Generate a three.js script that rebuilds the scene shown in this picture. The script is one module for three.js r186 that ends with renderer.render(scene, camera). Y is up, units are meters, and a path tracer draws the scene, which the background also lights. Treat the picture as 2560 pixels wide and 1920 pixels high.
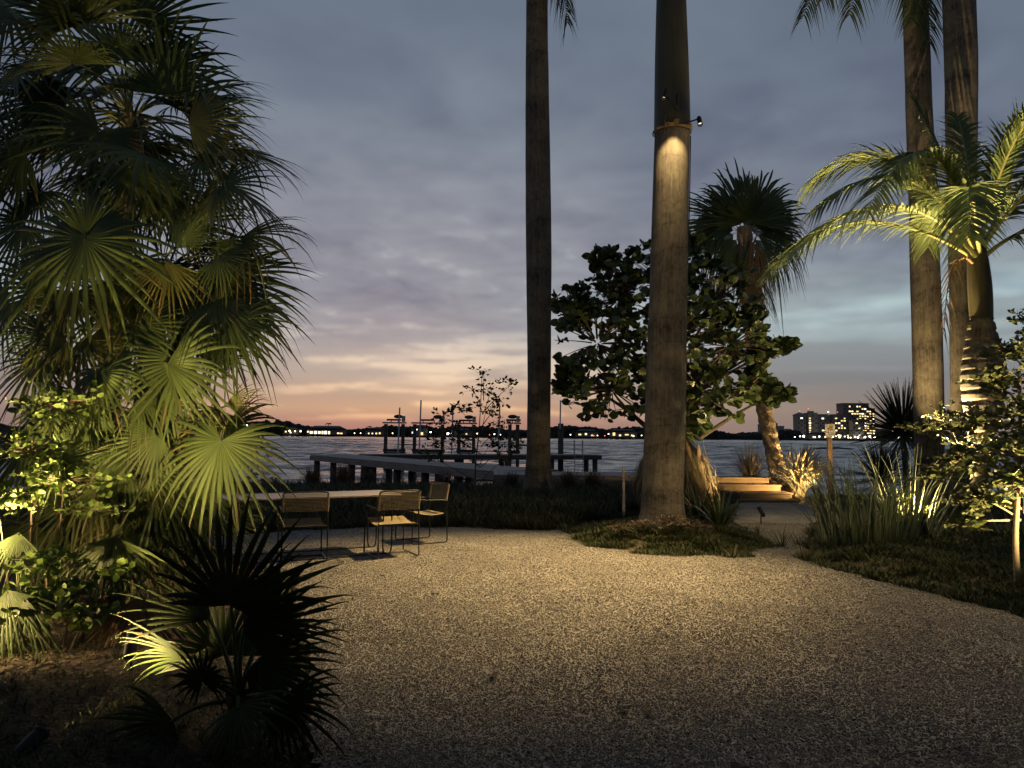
import * as THREE from 'three';
import { mergeGeometries } from 'three/addons/utils/BufferGeometryUtils.js';
import { RoundedBoxGeometry } from 'three/addons/geometries/RoundedBoxGeometry.js';

// ---------------------------------------------------------------- camera, sky, dusk light, exposure
const scene = new THREE.Scene();
const camera = new THREE.PerspectiveCamera(56, 4 / 3, 0.1, 6000);
camera.rotation.order = 'YXZ';
camera.position.set(0, 1.5, 0);
camera.rotation.set(THREE.MathUtils.degToRad(4.09), 0, THREE.MathUtils.degToRad(0.5));
const renderer = new THREE.WebGLRenderer({ antialias: true });
renderer.setSize(1024, 768);
renderer.toneMapping = THREE.LinearToneMapping;
renderer.toneMappingExposure = 1;
renderer.shadowMap.enabled = true;

const V = (x, y, z) => new THREE.Vector3(x, y, z);
const R = (d) => d * Math.PI / 180;
function rng(seed) { let a = seed >>> 0; return () => { a = (a + 0x6D2B79F5) | 0; let t = Math.imul(a ^ (a >>> 15), 1 | a); t = (t + Math.imul(t ^ (t >>> 7), 61 | t)) ^ t; return ((t ^ (t >>> 14)) >>> 0) / 4294967296; }; }
const clamp = (x, a = 0, b = 1) => Math.min(b, Math.max(a, x));
const mix = (a, b, t) => a + (b - a) * t;
const smooth = (a, b, x) => { const t = clamp((x - a) / (b - a)); return t * t * (3 - 2 * t); };
function hash(x, y, s) { let h = Math.imul(x, 374761393) ^ Math.imul(y, 668265263) ^ Math.imul(s, 2147483647 - 1013); h = Math.imul(h ^ (h >>> 13), 1274126177); h ^= h >>> 16; return (h >>> 0) / 4294967296; }
function vnoise(x, y, px, py, s) {
  const xi = Math.floor(x), yi = Math.floor(y); let fx = x - xi, fy = y - yi; fx = fx * fx * (3 - 2 * fx); fy = fy * fy * (3 - 2 * fy);
  const w = (v, p) => p ? ((v % p) + p) % p : v, x0 = w(xi, px), x1 = w(xi + 1, px), y0 = w(yi, py), y1 = w(yi + 1, py);
  return mix(mix(hash(x0, y0, s), hash(x1, y0, s), fx), mix(hash(x0, y1, s), hash(x1, y1, s), fx), fy);
}
function fbm(x, y, px, py, s, oct = 4) { let a = 0, w = 0.5, n = 0; for (let k = 0; k < oct; k++) { a += w * vnoise(x, y, px, py, s + k * 17); n += w; w *= 0.5; x *= 2; y *= 2; px *= 2; py *= 2; } return a / n; }
const s2l = (c) => { c /= 255; return c <= 0.04045 ? c / 12.92 : Math.pow((c + 0.055) / 1.055, 2.4); };
const l2s = (c) => { c = clamp(c); return 255 * (c <= 0.0031308 ? c * 12.92 : 1.055 * Math.pow(c, 1 / 2.4) - 0.055); };

// the dusk sky: an even cloud sheet, afterglow along the western horizon, a clear strip to the north-west
const ramp = (stops) => (e) => { let k = 0; while (k < stops.length - 2 && e > stops[k + 1][0]) k++; const [e0, a] = stops[k], [e1, b] = stops[k + 1], t = smooth(0, 1, clamp((e - e0) / (e1 - e0))) * 0.5 + clamp((e - e0) / (e1 - e0)) * 0.5; return [0, 1, 2].map((i) => mix(s2l(a[i]), s2l(b[i]), t)); };
const skyGlow = ramp([[0, [148, 108, 103]], [0.9, [158, 118, 107]], [2.0, [176, 142, 119]], [3.2, [164, 140, 126]], [5, [160, 146, 140]], [8, [138, 133, 141]], [12, [122, 123, 137]], [18, [110, 115, 131]], [25, [98, 108, 126]], [33, [90, 102, 121]], [60, [74, 87, 107]], [90, [66, 78, 98]]]);
const skyNorth = ramp([[0, [112, 104, 102]], [2, [112, 107, 106]], [4, [108, 110, 115]], [6.5, [130, 144, 152]], [9.5, [148, 170, 180]], [12, [120, 133, 146]], [15, [98, 106, 124]], [22, [88, 99, 118]], [33, [80, 93, 112]], [60, [70, 83, 103]], [90, [66, 78, 98]]]);
const skyEast = ramp([[0, [84, 86, 96]], [6, [80, 86, 100]], [20, [72, 82, 100]], [50, [66, 78, 98]], [90, [66, 78, 98]]]);
{
  const W = 2048, H = 1024, d = new Float32Array(W * H * 4);
  for (let j = 0; j < H; j++) {
    const el = ((j + 0.5) / H - 0.5) * Math.PI, e = el * 180 / Math.PI, y = Math.sin(el), ch = Math.cos(el);
    for (let i = 0; i < W; i++) {
      const th = ((i + 0.5) / W - 0.5) * 2 * Math.PI, x = Math.cos(th) * ch, z = Math.sin(th) * ch;
      let c;
      if (e < -1) c = [0.05, 0.055, 0.07];
      else {
        const az = Math.atan2(x, -z) * 180 / Math.PI, ee = Math.max(0, e);
        const wg = Math.exp(-Math.pow((az + 10) / 24, 2)), wn = Math.exp(-Math.pow(Math.max(0, Math.abs(az - 5) - 25) / 45, 2));
        const g = skyGlow(ee), n = skyNorth(ee), ea = skyEast(ee);
        c = [0, 1, 2].map((k) => mix(ea[k], mix(n[k], g[k], wg), Math.max(wn, wg)));
        // rippled cloud sheet seen in perspective
        const q = 1 / (y + 0.10), u = x * q, v = z * q;
        const big = fbm(u * 0.8 + 3, v * 0.8 + 9, 0, 0, 5, 4), mid = fbm(u * 2.8 + v * 0.7, v * 2.9 + u * 0.4, 0, 0, 21, 4), rip = fbm(u * 8 + mid * 2, v * 8 + big * 2, 0, 0, 33, 4);
        const hi = smooth(4, 12, ee);
        let k = 1 + hi * ((big - 0.5) * 0.36 + (mid - 0.5) * 0.42 + (rip - 0.5) * 0.5 * smooth(40, 14, ee) + 0.35 * smooth(0.66, 0.82, rip) * smooth(20, 9, ee) * wg);
        c = [c[0] * k, c[1] * k, c[2] * mix(k, 1, 0.25)];
        // long thin streaks low down: bright rims of cloud in the afterglow, grey bars to the north
        const wob = fbm(az * 0.11, 3, 0, 0, 51, 4) * 1.3, st = fbm(az * 0.16 + 7, (ee + wob) * 2.0, 0, 0, 61, 5), patch = Math.exp(-Math.pow((az + 1) / 9, 2) - Math.pow((ee - 5.2 + 0.9 * (wob - 0.6)) / 1.9, 2));
        const low = smooth(0.7, 1.6, ee) * (1 - smooth(6, 10, ee));
        const bright = Math.min(1, smooth(0.58, 0.78, st) + 1.5 * patch * smooth(0.22, 0.55, st)) * low * Math.exp(-Math.pow((az + 6) / 17, 2));
        c = [c[0] + bright * mix(0.26, 0.24, ee / 8), c[1] + bright * mix(0.15, 0.21, ee / 8), c[2] + bright * mix(0.05, 0.15, ee / 8)];
        const bar = smooth(0.45, 0.62, fbm(az * 0.05 + 3, (ee + wob) * 0.75, 0, 0, 71, 4)) * smooth(1.5, 3, ee) * (1 - smooth(9, 14, ee)) * smooth(4, 14, az) * wn;
        c = c.map((a, q2) => mix(a, [0.135, 0.145, 0.17][q2], bar * 0.5));
      }
      const o = (j * W + i) * 4; d[o] = c[0] * 1.45; d[o + 1] = c[1] * 1.38; d[o + 2] = c[2] * 1.27; d[o + 3] = 1;
    }
  }
  const t = new THREE.DataTexture(d, W, H, THREE.RGBAFormat, THREE.FloatType);
  t.mapping = THREE.EquirectangularReflectionMapping; t.magFilter = t.minFilter = THREE.LinearFilter; t.needsUpdate = true;
  scene.background = t; scene.environment = t;
}
const sun = new THREE.DirectionalLight(0xffb089, 0.03);            // the sun is already below the horizon: only its soft afterglow
sun.position.set(-6, 5, -60); sun.target.position.set(0, 0, -8); sun.castShadow = true; sun.shadow.radius = 30;
Object.assign(sun.shadow.camera, { left: -40, right: 40, top: 40, bottom: -40, near: 1, far: 160 });
scene.add(sun, sun.target);

// ---------------------------------------------------------------- helpers
const used = new Map();
function numbered(name) { const n = used.get(name) ?? 0; used.set(name, n + 1); return n ? `${name}_${String(n).padStart(3, '0')}` : name; }
function tag(o, label, category, group) { o.userData.label = label; o.userData.category = category; if (group) o.userData.group = group; return o; }
function thing(name, label, category, pos = [0, 0, 0], turn = 0, group) {
  const o = new THREE.Group(); o.name = numbered(name); o.position.set(...pos); o.rotation.y = turn; scene.add(o);
  return tag(o, label, category, group);
}
function mesh(name, geo, mat, parent) { const m = new THREE.Mesh(geo, mat); m.name = parent ? name : numbered(name); (parent ?? scene).add(m); return m; }
function struct(name, geo, mat) { const m = mesh(name, geo, mat); m.userData.kind = 'structure'; return m; }

class MB {                                     // collects triangles
  constructor() { this.p = []; this.i = []; this.u = []; this.c = null; }
  v(x, y, z, u = 0, w = 0) { this.p.push(x, y, z); this.u.push(u, w); return this.p.length / 3 - 1; }
  vv(a, u = 0, w = 0) { return this.v(a.x, a.y, a.z, u, w); }
  t(a, b, c) { this.i.push(a, b, c); }
  q(a, b, c, d) { this.i.push(a, b, c, a, c, d); }
  add(geo, m) {
    const g = geo.index ? geo : geo, p = g.attributes.position, uv = g.attributes.uv, b = this.p.length / 3, w = V();
    for (let k = 0; k < p.count; k++) { w.fromBufferAttribute(p, k); if (m) w.applyMatrix4(m); this.vv(w, uv ? uv.getX(k) : 0, uv ? uv.getY(k) : 0); }
    if (g.index) for (let k = 0; k < g.index.count; k++) this.i.push(b + g.index.getX(k)); else for (let k = 0; k < p.count; k++) this.i.push(b + k);
    return this;
  }
  box(w, h, d, x, y, z, ry = 0) { return this.add(boxGeo(w, h, d), new THREE.Matrix4().makeRotationY(ry).setPosition(x, y, z)); }
  tube(pts, r, sides = 6, closed = false) {    // r: number or function of t
    const n = pts.length, rr = typeof r === 'function' ? r : () => r; let prev = null, up = V(0.31, 0.9, 0.27), len = 0;
    for (let k = 0; k < n; k++) {
      const tan = V().subVectors(pts[Math.min(n - 1, k + 1)], pts[Math.max(0, k - 1)]).normalize();
      if (k) len += pts[k].distanceTo(pts[k - 1]);
      const a = V().crossVectors(tan, up); if (a.lengthSq() < 1e-4) a.set(1, 0, 0); a.normalize(); const b = V().crossVectors(tan, a).normalize(); up = V().crossVectors(a, tan).normalize();
      const ring = [], rad = rr(n > 1 ? k / (n - 1) : 0);
      for (let s = 0; s <= sides; s++) { const th = s / sides * 2 * Math.PI, q = pts[k].clone().addScaledVector(a, Math.cos(th) * rad).addScaledVector(b, Math.sin(th) * rad); ring.push(this.vv(q, s / sides * 2 * Math.PI * rad, len)); }
      if (prev) for (let s = 0; s < sides; s++) this.q(prev[s], prev[s + 1], ring[s + 1], ring[s]);
      prev = ring;
    }
    return this;
  }
  geo() { const g = new THREE.BufferGeometry(); g.setAttribute('position', new THREE.Float32BufferAttribute(this.p, 3)); g.setAttribute('uv', new THREE.Float32BufferAttribute(this.u, 2)); g.setIndex(this.i); if (this.c) g.setAttribute('color', new THREE.Float32BufferAttribute(this.c, 3)); g.computeVertexNormals(); return g; }
  build(name, mat, parent) { return mesh(name, this.geo(), mat, parent); }
}
const bcache = new Map();
function boxGeo(w, h, d) {                     // box with uv in metres
  const key = [w, h, d].map((x) => x.toFixed(4)).join(); if (bcache.has(key)) return bcache.get(key);
  const g = new THREE.BoxGeometry(w, h, d), uv = g.attributes.uv, dims = [[d, h], [d, h], [w, d], [w, d], [w, h], [w, h]];
  for (let k = 0; k < 24; k++) { const [a, b] = dims[k >> 2]; uv.setXY(k, uv.getX(k) * a, uv.getY(k) * b); }
  bcache.set(key, g); return g;
}
function curve(pts, n) { return new THREE.CatmullRomCurve3(pts).getPoints(n); }
function bez(a, b, c, n) { return new THREE.QuadraticBezierCurve3(a, b, c).getPoints(n); }

// ---------------------------------------------------------------- textures and materials
function colorTex(w, h, fn, rx, ry) {
  const d = new Uint8Array(w * h * 4);
  for (let j = 0; j < h; j++) for (let i = 0; i < w; i++) { const c = fn(i / w, j / h), o = (j * w + i) * 4; d[o] = l2s(c[0]); d[o + 1] = l2s(c[1]); d[o + 2] = l2s(c[2]); d[o + 3] = 255; }
  const t = new THREE.DataTexture(d, w, h); t.colorSpace = THREE.SRGBColorSpace; return texSet(t, rx, ry);
}
function grayTex(w, h, fn, rx, ry) {
  const d = new Uint8Array(w * h * 4);
  for (let j = 0; j < h; j++) for (let i = 0; i < w; i++) { const c = 255 * clamp(fn(i / w, j / h)), o = (j * w + i) * 4; d[o] = d[o + 1] = d[o + 2] = c; d[o + 3] = 255; }
  return texSet(new THREE.DataTexture(d, w, h), rx, ry);
}
function texSet(t, rx, ry) { t.wrapS = t.wrapT = THREE.RepeatWrapping; t.magFilter = THREE.LinearFilter; t.minFilter = THREE.LinearMipmapLinearFilter; t.generateMipmaps = true; t.repeat.set(1 / rx, 1 / ry); t.needsUpdate = true; return t; }
const std = (r, g, b, rough = 0.85, extra = {}) => { const m = new THREE.MeshStandardMaterial({ roughness: rough, side: THREE.DoubleSide, ...extra }); m.color.setRGB(r, g, b); return m; };
const leafMat = (r, g, b, rough = 0.8, trans = 0.25) => { if (!trans) return std(r, g, b, rough); const m = new THREE.MeshPhysicalMaterial({ roughness: rough, transmission: trans, thickness: 0, side: THREE.DoubleSide, specularIntensity: 0.7 }); m.color.setRGB(r, g, b); return m; };

const M = {};
{
  // crushed-shell gravel, 3 m tile
  const N = 1024, f = (u, v) => fbm(u * 190, v * 190, 190, 190, 3, 2), g = (u, v) => fbm(u * 6, v * 6, 6, 6, 8, 4), s = (u, v) => fbm(u * 70, v * 70, 70, 70, 15, 3);
  M.gravel = std(1, 1, 1, 0.95, {
    map: colorTex(N, N, (u, v) => { const a = f(u, v), b = g(u, v), c = s(u, v); const k = 0.235 + 0.24 * (a - 0.5) + 0.16 * (c - 0.5) + 0.16 * (b - 0.5); return [k * 1.05, k * 0.985, k * 0.83]; }, 3, 3),
    bumpMap: grayTex(N, N, (u, v) => 0.6 * f(u, v) + 0.4 * s(u, v), 3, 3), bumpScale: 0.013,
  });
  M.pebble = std(1, 1, 1, 0.9);
  M.soil = std(1, 1, 1, 0.97, {
    map: colorTex(512, 512, (u, v) => { const a = fbm(u * 60, v * 60, 60, 60, 41, 3), b = fbm(u * 7, v * 7, 7, 7, 42, 4), k = 0.045 + 0.07 * a * b + 0.05 * smooth(0.62, 0.75, a); return [k * 1.25, k * 0.92, k * 0.58]; }, 2, 2),
    bumpMap: grayTex(512, 512, (u, v) => fbm(u * 40, v * 40, 40, 40, 44, 4), 2, 2), bumpScale: 0.05,
  });
  // smooth grey palm bark: faint leaf-scar rings, lichen blotches; u 2 m round, v 2.4 m up
  const ring = (v, w) => { const t = (v * 9 + w * 1.6) % 1; return smooth(0.0, 0.03, t) * (1 - smooth(0.05, 0.10, t)); };
  M.bark = std(1, 1, 1, 0.9, {
    map: colorTex(512, 1024, (u, v) => { const w = fbm(u * 4, v * 8, 4, 8, 52, 3), a = fbm(u * 60, v * 50, 60, 50, 53, 3), b = fbm(u * 5, v * 9, 5, 9, 54, 4), str = fbm(u * 90, v * 6, 90, 6, 56, 2); let k = 0.098 + 0.09 * (a - 0.5) + 0.15 * (b - 0.5) + 0.07 * (str - 0.5); k -= 0.03 * ring(v, w); k = Math.max(0.03, k); const m2 = smooth(0.55, 0.7, b) * 0.3; return [k * 1.07, k * (0.95 + m2 * 0.05), k * (0.75 - m2 * 0.1)]; }, 2, 2.4),
    bumpMap: grayTex(512, 1024, (u, v) => { const w = fbm(u * 4, v * 8, 4, 8, 52, 3); return 0.55 - 0.14 * ring(v, w) + 0.35 * (fbm(u * 60, v * 70, 60, 70, 53, 3) - 0.5) + 0.3 * (fbm(u * 12, v * 20, 12, 20, 57, 3) - 0.5); }, 2, 2.4), bumpScale: 0.0045,
  });
  M.shaft = std(1, 1, 1, 0.55, { map: colorTex(256, 512, (u, v) => { const b = fbm(u * 40, v * 4, 40, 4, 63, 3), a = fbm(u * 6, v * 6, 6, 6, 64, 3); const k = 0.7 + 0.5 * (b - 0.5) + 0.5 * (a - 0.5); return [0.055 * k, 0.052 * k, 0.022 * k]; }, 2, 2) });
  M.fibre = std(1, 1, 1, 0.95, {                 // fibrous trunk of fan palms, with split boots
    map: colorTex(512, 512, (u, v) => { const a = fbm(u * 50, v * 14, 50, 14, 73, 3), b = fbm(u * 6, v * 12, 6, 12, 74, 3), k = 0.08 + 0.26 * a * (0.5 + b); return [k * 1.15, k * 0.86, k * 0.52]; }, 1.2, 1.2),
    bumpMap: grayTex(512, 512, (u, v) => 0.5 * fbm(u * 50, v * 10, 50, 10, 73, 3) + 0.5 * fbm(u * 8, v * 26, 8, 26, 75, 3), 1.2, 1.2), bumpScale: 0.05,
  });
  const wood = (r, g, b, seed) => std(1, 1, 1, 0.85, { map: colorTex(512, 512, (u, v) => { const a = fbm(u * 5, v * 60, 5, 60, seed, 4), k2 = fbm(u * 3, v * 4, 3, 4, seed + 2, 3), k = 0.55 + 0.7 * a + 0.5 * (k2 - 0.5); return [r * k, g * k, b * k]; }, 1.5, 0.7), bumpMap: grayTex(512, 512, (u, v) => fbm(u * 5, v * 60, 5, 60, seed, 4), 1.5, 0.7), bumpScale: 0.006 });
  M.deck = wood(0.34, 0.30, 0.275, 81); M.fascia = wood(0.30, 0.235, 0.195, 85); M.step = wood(0.30, 0.20, 0.10, 89); M.darkwood = wood(0.085, 0.07, 0.06, 93);
  M.post = M.step;
  M.water = new THREE.MeshPhysicalMaterial({ roughness: 0.2, ior: 1.33, bumpScale: 0.12 }); M.water.color.setRGB(0.012, 0.02, 0.028);
  M.water.bumpMap = grayTex(1024, 1024, (u, v) => { const w = fbm(u * 9, v * 9, 9, 9, 101, 3); return 0.5 * fbm(u * 14 + w, v * 34 + w, 14, 34, 102, 4) + 0.3 * fbm(u * 40, v * 80, 40, 80, 105, 3) + 0.2 * w; }, 26, 26);
}
M.fan = leafMat(0.056, 0.085, 0.02, 0.55, 0.16); M.fanYellow = leafMat(0.12, 0.125, 0.025, 0.6, 0.2); for (const k of ['fan', 'fanYellow']) M[k].vertexColors = true; M.strap = std(0.045, 0.07, 0.022, 0.5);
M.dead = leafMat(0.15, 0.10, 0.05, 0.85, 0); M.deadFan = leafMat(0.15, 0.10, 0.05, 0.85, 0); M.deadFan.vertexColors = true;
M.feather = leafMat(0.095, 0.14, 0.04, 0.7, 0.2); M.royalShaded = leafMat(0.06, 0.085, 0.03, 0.6, 0);  // royal palm fronds: darker feather-leaf copy, the unlit look put into the colour
M.petiole = std(0.10, 0.12, 0.04, 0.6); M.rachis = std(0.24, 0.25, 0.09, 0.5); M.rachisRoyal = std(0.11, 0.12, 0.05, 0.6);
M.grape = leafMat(0.05, 0.078, 0.024, 0.4, 0); M.grape2 = leafMat(0.07, 0.095, 0.028, 0.4, 0);
M.small = leafMat(0.085, 0.11, 0.035, 0.42, 0); M.lime = leafMat(0.12, 0.19, 0.028, 0.75, 0.3);
M.twig = std(0.12, 0.09, 0.06); M.paleTwig = std(0.26, 0.21, 0.14);
M.cover = leafMat(0.045, 0.065, 0.02, 0.7, 0); M.weed = leafMat(0.05, 0.06, 0.025, 0.7, 0);
M.straw = leafMat(0.25, 0.205, 0.105, 0.9, 0.3); M.brownGrass = leafMat(0.12, 0.09, 0.06, 0.8, 0);
M.reed = std(0.07, 0.10, 0.05, 0.45); M.spike = leafMat(0.05, 0.06, 0.03, 0.5, 0);
M.metal = std(0.02, 0.02, 0.02, 0.45, { metalness: 0.3 }); M.cord = std(0.34, 0.27, 0.14, 0.8); M.tabletop = std(0.30, 0.27, 0.26, 0.5);
M.fixture = std(0.015, 0.015, 0.014, 0.5, { metalness: 0.4 });
M.white = std(0.75, 0.75, 0.72, 0.6); M.pvc = std(0.5, 0.5, 0.52, 0.5); M.alu = std(0.35, 0.36, 0.38, 0.4, { metalness: 0.7 }); M.black = std(0.012, 0.012, 0.013, 0.5);
const glow = (r, g, b, k) => { const m = std(0.5, 0.5, 0.5, 0.6); m.emissive.setRGB(r, g, b); m.emissiveIntensity = k; return m; };
M.lens = glow(1, 0.82, 0.5, 2.5); M.winWarm = glow(1, 0.76, 0.38, 2.2); M.winYellow = glow(1, 0.70, 0.25, 1.5); M.winPale = glow(1, 0.9, 0.66, 3); M.lampWhite = glow(1, 0.93, 0.78, 9); M.lampWarm = glow(1, 0.78, 0.42, 6); M.redLamp = glow(1, 0.10, 0.06, 2.5);
M.winDark = std(0.03, 0.035, 0.045, 0.2);

// ---------------------------------------------------------------- lamps: a fixture, its glowing lens and its spotlight
const WARM = [1, 0.68, 0.30];
const aim = new THREE.Object3D();
function lampHead(root, pos, target, o) {
  const dir = V().subVectors(target, pos).normalize(), q = new THREE.Quaternion().setFromUnitVectors(V(0, 1, 0), dir), s = o.size ?? 0.035;
  const body = new THREE.LatheGeometry([[0, -0.11], [s * 0.7, -0.11], [s, -0.08], [s, 0.055], [s * 1.12, 0.055], [s * 1.12, 0.07], [s * 0.95, 0.07], [s * 0.95, 0.0], [0, -0.004]].map((a) => new THREE.Vector2(...a)), 16);
  const b = mesh('lamp_body', body, M.fixture, root); b.position.copy(pos); b.quaternion.copy(q);
  const l = mesh('lens', new THREE.CylinderGeometry(s * 0.86, s * 0.86, 0.006, 16), M.lens, root); l.position.copy(pos).addScaledVector(dir, 0.012); l.quaternion.copy(q);
  const li = new THREE.SpotLight(new THREE.Color().setRGB(...(o.color ?? WARM)), o.cd, 0, R(o.angle ?? 30), o.pen ?? 0.8, 2);
  li.position.copy(pos).addScaledVector(dir, 0.075); li.castShadow = true; li.shadow.radius = o.soft ?? 1.5; li.name = 'spot';
  li.target.position.copy(target); li.target.name = 'aim_point'; root.add(li, li.target);
}
function groundLamp(pos, target, label, o) {           // spike light in a planting bed
  const root = thing('spike_light', label, 'light', pos, 0, 'garden spike lights');
  const h = o.h ?? 0.16;
  mesh('spike', new MB().tube([V(0, -0.06, 0), V(0, h - 0.06, 0)], 0.009).geo(), M.fixture, root);
  lampHead(root, V(0, h, 0), V(target[0] - pos[0], target[1] - pos[1], target[2] - pos[2]), o);
  return root;
}
function treeLamp(pos, target, foot, label, o) {       // downlight strapped to a palm, on a bracket
  const root = thing('tree_downlight', label, 'light', pos, 0, 'downlights strapped to the palms');
  mesh('bracket', new MB().tube([V(foot[0] - pos[0], foot[1] - pos[1], foot[2] - pos[2]), V(0, 0.05, 0), V(0, 0, 0)], 0.012).geo(), M.fixture, root);
  lampHead(root, V(0, 0, 0), V(target[0] - pos[0], target[1] - pos[1], target[2] - pos[2]), o);
  return root;
}

// ---------------------------------------------------------------- ground and water
const WATER = -0.7;
{   // wind-chopped water: real wavelets out to the far shore, a plain sheet beyond
  const g = new MB(), zs = []; for (let z = 18.9; z < 1100;) { zs.push(z); z += z < 150 ? 0.42 : z < 300 ? 0.9 : 2.2; }
  const cols = 200; let prev = null;
  zs.forEach((z, j) => {
    const row = [], half = 16 + z * 1.05, lam = z < 150 ? 1 : z < 300 ? 2.1 : 5;
    for (let i = 0; i <= cols; i++) { const x = (i / cols * 2 - 1) * half, h = (fbm(x * 0.30 / lam + 0.15 * z / lam, z * 0.62 / lam, 0, 0, 201, 3) - 0.5) * 0.62 * Math.min(lam, 2.2) * smooth(18.9, 24, z); row.push(g.v(x, WATER + h, -z, x, z)); }
    if (prev) for (let i = 0; i < cols; i++) g.q(prev[i], prev[i + 1], row[i + 1], row[i]);
    prev = row;
  });
  { const a = g.v(-9000, WATER, -1099, -9000, 1099), b = g.v(9000, WATER, -1099, 9000, 1099), c = g.v(9000, WATER, -5500, 9000, 5500), d = g.v(-9000, WATER, -5500, -9000, 5500); g.q(a, b, c, d); }
  struct('water', g.geo(), M.water);
}
// garden soil: a sheet with its bank to the water
const bedHeight = (x, z) => {
  let h = 0;
  h += 0.16 * smooth(-11.9, -13.2, z) * (1 - smooth(-18.2, -19, z)) * smooth(9, 5, Math.abs(x + 0.5)) * smooth(0, -0.9, x - pathLeft(z));     // back bed
  const dx = (x - 2.3) / 1.5, dz = (z + 10.9) / 1.75, d = Math.hypot(dx, dz); h = Math.max(h, 0.22 * smooth(1.0, 0.25, d));   // mound round the palm
  h = Math.max(h, 0.14 * smooth(0.1, 1.2, x - rightEdge(z)) * smooth(-19, -17, z));
  h = Math.max(h, 0.12 * smooth(0.1, 0.9, leftEdge(z) - x) * smooth(-10.5, -9, z));
  return h + 0.03 * (fbm(x * 1.3 + 40, z * 1.3 + 90, 0, 0, 7, 3) - 0.5);
};
function lerpTable(t, z) { if (z >= t[0][0]) return t[0][1]; for (let k = 0; k < t.length - 1; k++) if (z >= t[k + 1][0]) return mix(t[k][1], t[k + 1][1], smooth(0, 1, (z - t[k][0]) / (t[k + 1][0] - t[k][0])) * 0.5 + 0.5 * (z - t[k][0]) / (t[k + 1][0] - t[k][0])); return t[t.length - 1][1]; }
function rightEdge(z) { return lerpTable([[4, 5.2], [-5, 4.75], [-6.3, 4.39], [-7, 4.19], [-7.8, 3.92], [-8.6, 3.65], [-9.1, 3.62], [-10, 4.0], [-11.7, 4.75], [-14.1, 5.95], [-16.5, 6.9], [-30, 7.2]], z); }
function leftEdge(z) { return lerpTable([[4, -0.7], [-3.4, -0.95], [-4.2, -1.12], [-5.4, -1.5], [-7.8, -2.3], [-9.0, -3.6], [-10.2, -5.5], [-11.5, -9]], z); }
const gravelFar = (x) => x < 4 ? -11.8 + 0.22 * Math.sin(x * 1.1 + 0.6) + (x < -2 ? (-2 - x) * 0.42 : 0) : -16.9;
const inIsland = (x, z) => Math.hypot((x - 2.35) / 1.42, (z + 10.95) / (z > -10.95 ? 1.8 : 2.2)) < 1 + 0.05 * Math.sin(x * 7) + 0.04 * Math.sin(z * 9 + x * 3);
function pathLeft(z) { return 3.2 + Math.max(0, -11 - z) * 0.36; }
function onGravel(x0, z0) {
  const x = x0 + 0.36 * (fbm(x0 * 2.1 + 11, z0 * 2.1 + 5, 0, 0, 131, 4) - 0.5), z = z0 + 0.36 * (fbm(x0 * 2.1 + 71, z0 * 2.1 + 25, 0, 0, 133, 4) - 0.5);
  if (x > rightEdge(z) || x < leftEdge(z)) return false;
  if (inIsland(x, z)) return false;
  if (z < gravelFar(x)) return false;
  if (z < -11.4 && x > 2 && x < pathLeft(z)) return false;      // the path to the steps
  return true;
}
{
  const g = new MB(), nx = 150, nz = 130, x0 = -26, x1 = 26, z0 = 8, z1 = -18.95, id = [];
  for (let j = 0; j <= nz; j++) for (let i = 0; i <= nx; i++) { const x = mix(x0, x1, i / nx), z = mix(z0, z1, j / nz); id.push(g.v(x, bedHeight(x, z) - 0.03, z, x, z)); }
  for (let j = 0; j < nz; j++) for (let i = 0; i < nx; i++) { const a = j * (nx + 1) + i; g.q(id[a], id[a + 1], id[a + nx + 2], id[a + nx + 1]); }
  struct('ground', g.geo(), M.soil);
  const o = new MB(); for (const s of [-1, 1]) { const a = o.v(26 * s, -0.04, 60), b = o.v(200 * s, -0.04, 60), c = o.v(200 * s, -0.04, -18.95), d = o.v(26 * s, -0.04, -18.95); o.q(a, b, c, d); }
  { const a = o.v(-26, -0.04, 8), b = o.v(26, -0.04, 8), c = o.v(26, -0.04, 60), d = o.v(-26, -0.04, 60); o.q(a, b, c, d); }
  struct('outer_ground', o.geo(), M.soil);
  struct('bank', new THREE.BoxGeometry(400, 1.6, 0.3).translate(0, -0.86, -18.8), M.darkwood);
}
{   // gravel sheet, trimmed to its wandering outline
  const g = new MB(), s = 0.05, ids = new Map(); const vid = (i, j) => { const k = i * 4000 + j; if (!ids.has(k)) { const x = i * s - 6, z = 5 - j * s; ids.set(k, g.v(x, 0.004 + 0.03 * (fbm(x * 1.4 + 50, z * 1.4 + 70, 0, 0, 19, 4) - 0.5), z, x, z)); } return ids.get(k); };
  for (let i = 0; i < 270; i++) for (let j = 0; j < 440; j++) if (onGravel(i * s - 6 + s / 2, 5 - j * s - s / 2)) g.q(vid(i, j), vid(i + 1, j), vid(i + 1, j + 1), vid(i, j + 1));
  struct('gravel_path', g.geo(), M.gravel);
}
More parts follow.
